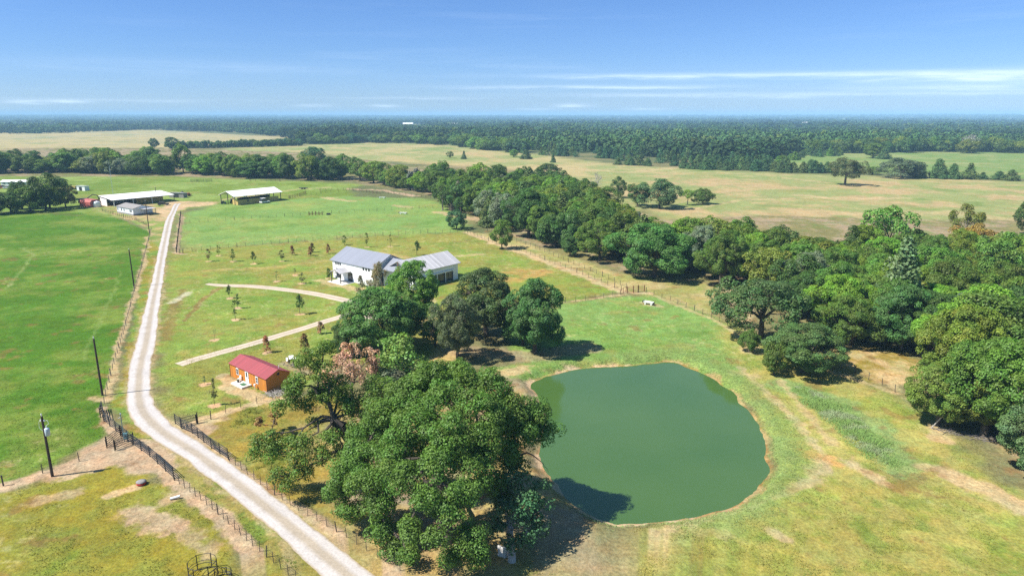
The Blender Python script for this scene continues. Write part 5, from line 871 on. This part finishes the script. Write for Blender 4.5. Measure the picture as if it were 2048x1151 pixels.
for k in range(30):
    z = k * .5; a = k % 3; f = 1 - .5 * z / 15; t_.tube((.25 * f * math.cos(a * 2.09), .25 * f * math.sin(a * 2.09), z), (.25 * f * math.cos((a + 1) * 2.09), .25 * f * math.sin((a + 1) * 2.09), z + .5), .015, .015, 4)
t_.build('tower', M['can'], ms); MB().tube((0, 0, 15), (0, 0, 17), .02).build('antenna', M['can'], ms)
fh = ray0(828, 263.5); far_h = thing('far_house', 'distant white house among the far woods', 'house', (fh[0], fh[1], 0), .2)
barn_walls(34, 18, 9, 14).build('wall', M['white'], far_h); gable_roof(34, 18, 9, 14, 1, 1, .4).build('roof', M['white_roof'], far_h)
for e in (4, 13, 22): window(far_h, e, 0, 3, 4, 3, panes=2)
for x, y, L, l in ((900, 256, 26, 'distant pale shed in the far woods clearing'), (806, 254.5, 36, 'low distant white barn behind the far white house'), (1607, 252.5, 18, 'distant long white roof in the woods under the clouds')):
    q = ray0(x, y); s = thing('far_barn', l, 'barn', (q[0], q[1], 0), .1); barn_walls(L, 14, 12, 16).build('wall', M['white'], s); gable_roof(L, 14, 12, 16, 1, 1, .4).build('roof', M['white_roof'], s)

# ------------------------------------------------------------------ fences
POST = {}
def post_mesh(r, h, m, tip=None):
    k = (r, h, m)
    if k not in POST: mb = MB(); mb.tube((0, 0, -.2), (0, 0, h), r, r * .95, 6); POST[k] = mb.mesh('post', M[m])
    return POST[k]
def fence(px, label, spacing=2.6, h=1.25, r=.05, m='tpost', wires=4, wr=.007, every=6, name='wire_fence', cap=100, jitter=.04, cat='fence'):
    P = [G(x, y) for x, y in px]; t = thing(name, label, cat, P[0], 0); o = P[0]; pts = []
    L = [0]
    for a, b in zip(P[:-1], P[1:]): L.append(L[-1] + (b - a).length)
    n = min(cap, max(2, int(L[-1] / spacing))); sp = L[-1] / (n - 1); rr = random.Random(int(L[-1] * 10))
    for i in range(n):
        s = i * sp; j = 0
        while j < len(P) - 2 and s > L[j + 1]: j += 1
        q = P[j] + (P[j + 1] - P[j]) * ((s - L[j]) / max(1e-6, L[j + 1] - L[j])); q = Vector((q.x, q.y, gz1(q.x, q.y) if q.y < 400 else 0)); pts.append(q)
        big = every and i % every == 0
        po = link('post', post_mesh(r * (1.7 if big else 1), h * (1.1 if big else 1), m), t); po.location = q - o; po.rotation_euler = (rr.gauss(0, jitter), rr.gauss(0, jitter), 0)
    if wires:
        w = MB()
        for k in range(wires):
            z = h * (.22 + .72 * k / max(1, wires - 1))
            for a, b in zip(pts[:-1], pts[1:]): w.tube(a - o + Vector((0, 0, z)), b - o + Vector((0, 0, z)), wr, wr, 3, False)
        w.build('wire', M['tpost'], t)
    return t
def pipe_fence(px, label, h=1.45, rails=5, posts=None, name='pipe_fence', spacing=2.3, m='black_pipe', rr=.045, pr=.065, cat='fence'):
    P = [G(x, y) for x, y in px]; t = thing(name, label, cat, P[0], 0); o = P[0]; rl = MB(); k = 0
    for a, b in zip(P[:-1], P[1:]):
        n = max(1, round((b - a).length / spacing))
        for i in range(n + 1):
            if i == 0 and k: continue
            q = a + (b - a) * i / n; q.z = gz1(q.x, q.y); po = link('post', post_mesh(pr, h + .08, m), t); po.location = q - o; k += 1
        for j in range(rails): z = .25 + (h - .25) * j / (rails - 1); rl.tube(a - o + Vector((0, 0, z)), b - o + Vector((0, 0, z)), rr, rr, 6)
    rl.build('rail', M[m], t); return t
def gate(a, b, label, h=1.35, bars=5, m='black_pipe', name='pipe_gate', brace=True):
    A, B = G(*a), G(*b); t = thing(name, label, 'gate', A, 0); d = B - A; f = MB(); u = Vector((0, 0, 1)); 
    f.tube(u * .12, u * h, .04); f.tube(d + u * .12, d + u * h, .04)
    for j in range(bars): z = .15 + (h - .18) * j / (bars - 1); f.tube(u * z, d + u * z, .04, .04, 6)
    if brace: f.tube(u * .15, d + u * (h - .03), .02, .02, 6)
    f.build('frame', M[m], t)
    for k, q in enumerate((-d.normalized() * .12, d + d.normalized() * .12)): po = link('post', post_mesh(.075, h + .2, m), t); po.location = q
    return t
pipe_fence([(208, 842), (245, 872), (266, 889), (300, 913), (348, 957)], 'black pipe fence running along the gravel road past the meter post')
pipe_fence([(201, 834), (205, 820), (209, 842)], 'short black pipe corner where the wire fence starts', rails=4, spacing=1.2)
gate((215, 893), (241, 872), 'black pipe gate standing open toward the green field'); gate((232, 900), (266, 886), 'black pipe gate below the meter post at the dirt corner')
pipe_fence([(351, 847), (364, 857), (385, 866), (408, 884), (423, 896), (440, 907), (456.5, 918)], 'black pipe fence opposite, beside the rough grass of the leaning oak')
gate((364, 854), (394, 846), 'black pipe gate at the foot of the cabin lawn', 1.4, 4, brace=False)
fence([(7, 971), (109, 938), (197, 909), (214, 896)], 'wire fence between green field and olive pasture by the transformer pole')
fence([(349, 960), (430, 1022), (501, 1087), (555, 1131), (592, 1162)], 'wire fence on the olive pasture side of the gravel road', 1.25, 1.2, .036, jitter=.05, every=8)
fence([(459, 921), (543, 985), (600, 1022), (700, 1078), (720, 1092), (800, 1140)], 'wire fence under the oaks on the pond side of the gravel road', 1.5, 1.2, .036, jitter=.06, every=7)
fence([(206, 822), (212, 790), (228, 730), (251, 655), (270, 580), (279, 553), (303, 458)], 'long wire fence dividing green field from gravel road verge', 3., 1.2, .05, 'bark_grey', every=5)
fence([(353, 503), (362, 427)], 'dark board-like fence across the road from the green field', 1.6, 1.3, .09, 'bark', 4, .02); fence([(353, 505), (366, 507)], 'short braced fence corner at the paddock end', 1.0, 1.3, .09, 'bark', 3, .03)
fence([(366, 505), (512, 490), (637, 481), (750, 472), (860, 466), (930, 465)], 'wire fence between farmhouse lawn and light green paddock', 2.6, 1.3, .05)
fence([(362, 447), (512, 437), (640, 428), (787, 420.5), (865, 415)], 'wire fence crossing the light green paddocks', 3.2, 1.3, .055)
fence([(580, 398), (660, 385), (720, 383), (830, 392), (880, 400)], 'wire fence beyond the pole barn along the creek wood', 4., 1.4, .07)
fence([(935, 465.5), (988, 486), (1045, 503), (1143, 541), (1243, 581)], 'wire fence on the lawn edge of the dirt lane', 3., 1.3, .05); fence([(975, 463), (1075, 498), (1215, 557), (1253, 576)], 'wire fence on the wood edge of the dirt lane', 3.2, 1.3, .05)
fence([(1131, 604.5), (1190, 597.5), (1241, 589)], 'low wire fence from the farmhouse oaks to the brown pipe gate', 2.2, 1.1, .045)
fence([(1292, 585), (1340, 602), (1420, 634), (1490, 668)], 'wire fence climbing from brown pipe gate to wide oak', 2.6, 1.25, .05); fence([(1560, 690), (1651, 725), (1703, 745), (1758, 768), (1790, 784)], 'wire fence along the dry clearing before the wood', 2.4, 1.3, .05)
fence([(422, 838), (470, 818), (508, 808), (575, 789)], 'thin wire fence between cabin lawn and rough grass', 2.0, 1.25, .042); fence([(394, 846), (422, 838)], 'single rail fence joining gate and thin wire fence', 3, 1.2, .06, 'black_pipe', 1, .03, name='rail_fence')
fence([(640, 382), (700, 380), (760, 388)], 'rail pen before the creek wood', 3, 1.5, .09, 'rust', 3, .04, name='rail_fence'); fence([(578, 397), (600, 392), (612, 387)], 'brown pen fence at the end of the pole barn', 1.6, 1.6, .1, 'rust', 3, .05, name='rail_fence')
fence([(500, 362.5), (530, 362), (560, 363)], 'pen fence in the pasture by the creek wood', 3, 1.6, .11, 'rust', 2, .05, name='rail_fence'); fence([(205, 422), (235, 431), (270, 440), (297, 453)], 'dark wire fence behind the mobile home', 2.2, 1.3, .07); fence([(960, 432), (1010, 446), (990, 462)], 'pen fence beside the lone dark oak', 2.2, 1.5, .06, 'rust', 3, .03, name='rail_fence')
pipe_fence([(663, 762), (690, 748)], 'brown wooden rail fence beside the rust brown oak', 1.2, 4, name='rail_fence', m='wood', rr=.06, pr=.08, spacing=1.8)
pipe_fence([(1241, 589), (1252, 583)], 'brown pipe brace panel at the lane end', 1.3, 2, m='rust', spacing=1.6)
gate((1255, 586), (1266, 585), 'brown pipe gate at the lane end nearest the brace panel', 1.6, 6, 'rust', brace=False); gate((1267, 585.5), (1276, 583.5), 'brown pipe gate in the middle at the lane end', 1.6, 6, 'rust', brace=False); gate((1277, 583.5), (1288, 583), 'brown pipe gate at the far end beside the wood fence', 1.6, 6, 'rust', brace=False)

# ------------------------------------------------------------------ poles, feeders and small things
def pole(px, py, top, label, tr_=False):
    p = G(px, py); h = z_at(p.y, top) - p.z; t = thing('utility_pole', label, 'utility pole', p, 0); MB().tube((0, 0, -.3), (0, 0, h), .17, .125, 10).build('pole', M['pole'], t)
    ins = MB(); ins.tube((0, 0, h), (0, 0, h + .12), .03); ins.lathe([(.05, 0), (.08, .05), (.05, .1), (.08, .15), (.03, .25)], 10, (0, 0, h + .12)); ins.build('insulator', M['porcelain'], t)
    if tr_:
        c = MB(); c.lathe([(.24, 0), (.27, .04), (.27, .85), (.24, .92), (.08, .97)], 16, (.42, -.1, h - 2.4)); tk2 = c.build('transformer', M['can'], t, True)
        b = MB(); b.lathe([(.05, 0), (.07, .06), (.05, .12), (.07, .18), (.02, .3)], 10, (.42, -.1, h - 1.43)); b.build('bushing', M['porcelain'], tk2)
        br2 = MB(); br2.tube((.1, 0, h - 2.0), (.3, -.08, h - 2.0), .05); br2.tube((.1, 0, h - 1.7), (.3, -.08, h - 1.7), .05); br2.build('bracket', M['steel'], t)
        w = MB(); w.path([(.42, -.1, h - 1.1), (.75, -.1, h - .9), (.6, 0, h - .5), (.12, 0, h - .6)], .02, 5); w.path([(-.1, 0, h - .5), (-.45, 0, h - .7), (-.5, 0, h - 1.5), (-.12, 0, h - 1.9)], .02, 5); w.build('wire', M['porcelain'], t)
        for x in (-.2, .22): i2 = MB(); i2.lathe([(.05, 0), (.09, .06), (.05, .12), (.09, .18), (.03, .28)], 10, (x, 0, h - .65)); i2.build('insulator', M['porcelain'], t)
    return t
pole(105, 952, 832, 'dark utility pole carrying a pale grey transformer', True); pole(205, 790, 677, 'dark utility pole leaning over the bare patch beside the gravel road'); pole(268, 572, 499, 'slim dark utility pole in the middle of the green field edge'); pole(299, 466, 402, 'utility pole before the mobile home'); pole(314, 402, 374, 'utility pole standing in front of the long barn roof')
mp_ = thing('meter_post', 'green blue pipe post with electric meter box at the pipe fence', 'meter post', G(249, 882), 0); MB().tube((0, 0, 0), (0, 0, 3.9), .05).build('pole', M['green_metal'], mp_); bx_ = MB(); bx_.box(.02, .55, -.18, .1, .35, 1.25); bb = bx_.build('meter_box', M['green_metal'], mp_); MB().tube((.3, -.18, .95), (.3, -.27, .95), .11, .1, 12).build('meter', M['glass'], bb)
lf = MB(); lf.lathe([(.06, 0), (.08, .1), (.02, .2)], 10, (0, 0, 3.9)); lf.build('weather_cap', M['can'], mp_); lw = MB(); lw.path([(0, 0, 3.5), (-.3, 0, 3.35), (-.4, 0, 3.3)], .03, 5); lw.build('lamp_arm', M['can'], mp_)
tb = thing('mineral_tub', 'red tub with grey lid on bare soil in the olive pasture', 'feed tub', G(283, 968), 0); MB().lathe([(.38, 0), (.52, .1), (.54, .34)], 20).build('tub', M['tub_red'], tb, True); MB().lathe([(.55, .343), (.56, .42), (.25, .5), (.06, .52)], 20).build('lid', M['shingle'], tb, True)
pp = thing('drain_pipe', 'white plastic pipe stub poking out of the pasture bank', 'pipe', G(341, 999), .35); pm = MB(); pm.tube((0, 0, .16), (1.0, 0, .3), .14, .14, 14, False); pm.tube((1.0, 0, .3), (0, 0, .16), .12, .12, 14, False); pm.build('tube', M['pvc'], pp); cp_ = MB(); cp_.ring((0, 0, .0), .13, .02, 14); co_ = cp_.build('collar', M['pvc'], pp); co_.rotation_euler = (0, -1.43, 0); co_.location = (0, 0, .16)
def hay_ring(label, loc, rad, h, tilt=0, n=6, group=None):
    t = thing('hay_ring', label, 'hay feeder', loc, .3, group); t.rotation_euler = (tilt, 0, .3); 
    for z in (.06, h * .36, h * .55, h): rg = MB(); rg.ring((0, 0, z), rad, .026, 28); rg.build('ring', M['black_pipe'], t)
    for i in range(n): a = 2 * math.pi * i / n; m2 = MB(); m2.tube((rad * math.cos(a), rad * math.sin(a), 0), (rad * math.cos(a), rad * math.sin(a), h + .1), .045); m2.build('post', M['black_pipe'], t)
    return t
hay_ring('large black round hay feeder at the bottom of the olive pasture', G(407, 1150), 1.25, 1.5); hay_ring('low black round hay feeder touching the large one', G(440, 1163), 1.05, .8)
for x, y, l in ((388, 363.5, 'first of three dark hay rings in the pasture by the creek wood'), (402, 363, 'middle one of three dark hay rings in the pasture by the creek wood'), (418, 363, 'third of three dark hay rings in the pasture by the creek wood'), (973, 447, 'hay ring standing in the pen by the lone dark oak')): hay_ring(l, G(x, y), 2.0 if y < 400 else 1.3, 1.6, 0, 10)
def trough(label, px, py, rz, L=2.2):
    t = thing('feed_trough', label, 'feed trough', G(px, py), rz); MB().prism([(-.38, .78), (-.3, .45), (.3, .45), (.38, .78), (.3, .78), (.24, .55), (-.24, .55), (-.3, .78)], -L / 2, L / 2).build('trough', M['white'], t); e = MB(); e.box(-L / 2 - .28, -L / 2 - .003, -.3, .3, .4, .82); e.build('end_box', M['dark'], t); e2 = MB(); e2.box(L / 2 + .003, L / 2 + .2, -.3, .3, .3, .72); e2.build('end_box', M['dark'], t)
    for x in (-L * .32, L * .32): MB().box(x - .12, x + .12, -.3, .3, 0, .447).build('leg', M['white'], t)
trough('white feed trough with dark ends on the grass below the brown gates', 1297, 609, -.62, 2.3); trough('white feed trough in the middle of the light green paddock', 806, 428, -.2, 3.4); trough('white feed trough near the creek wood', 764, 397, -.1, 3.4)
wf = thing('wood_feeder', 'brown wooden hay rack on bare soil across the paddock fence', 'hay rack', G(632, 430), .1)
for k in range(5): MB().box(-3 + k * 1.4, -2.8 + k * 1.4, -.3, .3, 0, 1.7).build('post', M['rust'], wf)
MB().box(-3, 2.9, -.05, .05, .6, .9).build('rail', M['rust'], wf); MB().box(4.5, 6.2, -.4, .4, 0, .8).build('trough', M['dark'], wf)
tr3 = thing('flat_trailer', 'small dark flat trailer beyond the pole barn', 'trailer', G(607, 378), .1); MB().box(-2.5, 2.5, -1, 1, .6, .85).build('bed', M['dark'], tr3)
for x in (-.7, .7): MB().tube((x, -1.1, .4), (x, 1.1, .4), .4, .4, 12).build('wheel', M['tyre'], tr3)
sp_ = thing('stick_pile', 'long pile of sticks and a broken pale trunk under the olive yellow tree', 'sticks', G(1890, 862), -.5); sb = MB()
for i in range(60):
    a = rr_.normal() * .7; L = .3 + rr_.rand() * 1.0; c = (rr_.rand() * 9 - 1, rr_.normal() * .5 - .0); sb.tube((c[0] - math.cos(a) * L, c[1] - math.sin(a) * L, .05), (c[0] + math.cos(a) * L, c[1] + math.sin(a) * L, .08 + .35 * rr_.rand()), .045, .02, 5)
sb.build('stick', M['bark_grey'], sp_)['kind'] = 'stuff'; MB().tube((-1.6, .3, .0), (-.5, -.2, 2.4), .10, .05, 7).build('broken_trunk', M['bark_pale'], sp_)
lo_ = MB(); lo_.path([(0, 0, 0), (1.0, .2, .5), (2.0, .2, .6), (2.6, .5, .3)], .12, 6)

# ------------------------------------------------------------------ tall weeds and grass tufts (nobody could count them)
def tufts(name, label, P, col, hgt, wid, lean=.5, k=3, seed=1, m=None):
    rng = np.random.RandomState(seed); n = len(P); idx = np.repeat(np.arange(n), k); N = len(idx); a = rng.rand(N) * 6.28; L = hgt[idx] * (.6 + .7 * rng.rand(N)); w = wid * (.7 + .6 * rng.rand(N)); base = P[idx] + np.c_[rng.normal(size=(N, 2)) * wid * 1.2, np.zeros(N) - .03]
    side = np.c_[np.cos(a), np.sin(a), np.zeros(N)] * w[:, None] * .5; ln = np.c_[-np.sin(a), np.cos(a), np.zeros(N)] * (L * lean * (.4 + rng.rand(N)))[:, None]; tip = base + ln + np.c_[np.zeros((N, 2)), L]
    V = np.stack([base - side, base + side, tip + side * .25, tip - side * .25], 1).reshape(-1, 3); c = col[idx] * (1 + .5 * (rng.rand(N, 1) - .5)) * (1 + .12 * (rng.rand(N, 3) - .5)); T = np.repeat(c, 4, 0)
    me = mk_mesh(name, V, np.arange(4 * N).reshape(-1, 4), 4, False, {'tint': T}); me.materials.append(m or vcol_mat('grass_blades', 'tint', .8, .75)); o = link(name, me); o['kind'] = 'stuff'; o['label'] = label; return o
def in_poly_pts(poly, dens, seed):
    P = np.array(poly); rng = np.random.RandomState(seed); A = np.ptp(P[:, 0]) * np.ptp(P[:, 1]); n = int(A * dens); q = np.c_[rng.uniform(P[:, 0].min(), P[:, 0].max(), n), rng.uniform(P[:, 1].min(), P[:, 1].max(), n)]; d = seg_dist(q[:, 0], q[:, 1], P, True); d2 = d + (fbm(q[:, 0], q[:, 1], 2.5, 3) - .5) * 3
    return q[d2 < 0], -d[d2 < 0]
def make_grass():
    w = [tuple(ray0(x, y)) for x, y in ((1572, 770), (1602, 768), (1650, 782), (1700, 812), (1745, 845), (1790, 890), (1826, 938), (1800, 950), (1745, 930), (1690, 885), (1640, 840), (1600, 805))]
    q, d = in_poly_pts(w, 40, 3); z = gz(q[:, 0], q[:, 1]); pu = fbm(q[:, 0], q[:, 1], 3.5, 3)[:, None]; c = np.array((.145, .225, .065)) * (1 - sstep(.66, .8, pu)) + np.array((.20, .24, .13)) * sstep(.66, .8, pu)
    d = d + (fbm(q[:, 0], q[:, 1], 2.0, 3, 4.) - .62) * 3.0; ok = d > 0; q, d, z, c = q[ok], d[ok], z[ok], c[ok]; tufts('tall_weeds', 'strip of tall blue green weeds across the pasture below the pond', np.c_[q, z], c, np.minimum(.42, .06 + d * .16), .08, 1.0, 3, 5)
    xs = np.random.RandomState(7); n = 60000; q = np.c_[xs.uniform(6, 46, n), xs.uniform(57, 122, n)]; d = seg_dist(q[:, 0], q[:, 1], POND, True); f = fbm(q[:, 0], q[:, 1], 3, 3); lim = np.where((q[:, 0] > 17 + (q[:, 1] - 60) * .05), 4.5, 2.2); m = (d > .75) & (d < lim * (.2 + 1.9 * f * xs.rand(n))); q = q[m]; z = gz(q[:, 0], q[:, 1]); p = fbm(q[:, 0], q[:, 1], 2, 3, 8.)[:, None]; c = np.array((.135, .20, .06)) * p + np.array((.21, .24, .10)) * (1 - p)
    tufts('bank_grass', 'lush grass fringe round the pond bank', np.c_[q, z], c, np.full(len(q), .14), .07, 1.1, 3, 6)
    n = 170000; rs = np.random.RandomState(12); a = rs.uniform(-.68, .68, n); r = np.sqrt(rs.rand(n)) * 0; r = 56 + (132 - 56) * rs.rand(n) ** 1.25; q = np.c_[np.sin(a) * r, np.cos(a) * r]; d = seg_dist(q[:, 0], q[:, 1], POND, True); cl = smooth_poly([ray0(x, y) for x, y, w_ in road_px()], False, 6); dr = seg_dist(q[:, 0], q[:, 1], cl, False)
    col = ground_colour(q[:, 0], q[:, 1]); green = (col[:, 1] > col[:, 0] * .93); ok = (d > .5) & (dr > 2.6) & green & (rs.rand(n) < np.where(r > 0, .55, 1)) & (rs.rand(n) < sstep(.32, .6, fbm(q[:, 0], q[:, 1], 1.8, 3, 19.)) * 1.1); q = q[ok]; c = col[ok] * .85; ro = seg_dist(q[:, 0], q[:, 1], np.array([ray0(x, y) for x, y in ((400, 850), (520, 800), (640, 790), (700, 1060), (560, 1000), (455, 915))]), True) < 0
    tufts('pasture_grass', 'grass tufts covering the near pastures', np.c_[q, gz(q[:, 0], q[:, 1])], c, np.where(ro, .34, .12), .10, .9, 3, 8)
make_grass()

# ------------------------------------------------------------------ the air between
def haze():
    m = bpy.data.materials.new('air'); m.use_nodes = True; nt = m.node_tree; nt.nodes.clear(); out = nn(nt, 'ShaderNodeOutputMaterial'); v = nn(nt, 'ShaderNodeVolumePrincipled'); v.inputs['Color'].default_value = (.40, .69, 1.0, 1); v.inputs['Density'].default_value = .00014; v.inputs['Anisotropy'].default_value = -.1; lk(nt, v.outputs[0], out.inputs['Volume'])
    mb = MB(); mb.box(-17500, 17500, -17500, 17500, -6, 95); o = mb.build('haze', m); o['kind'] = 'stuff'; o['label'] = 'thin blue haze over the plain'
haze()
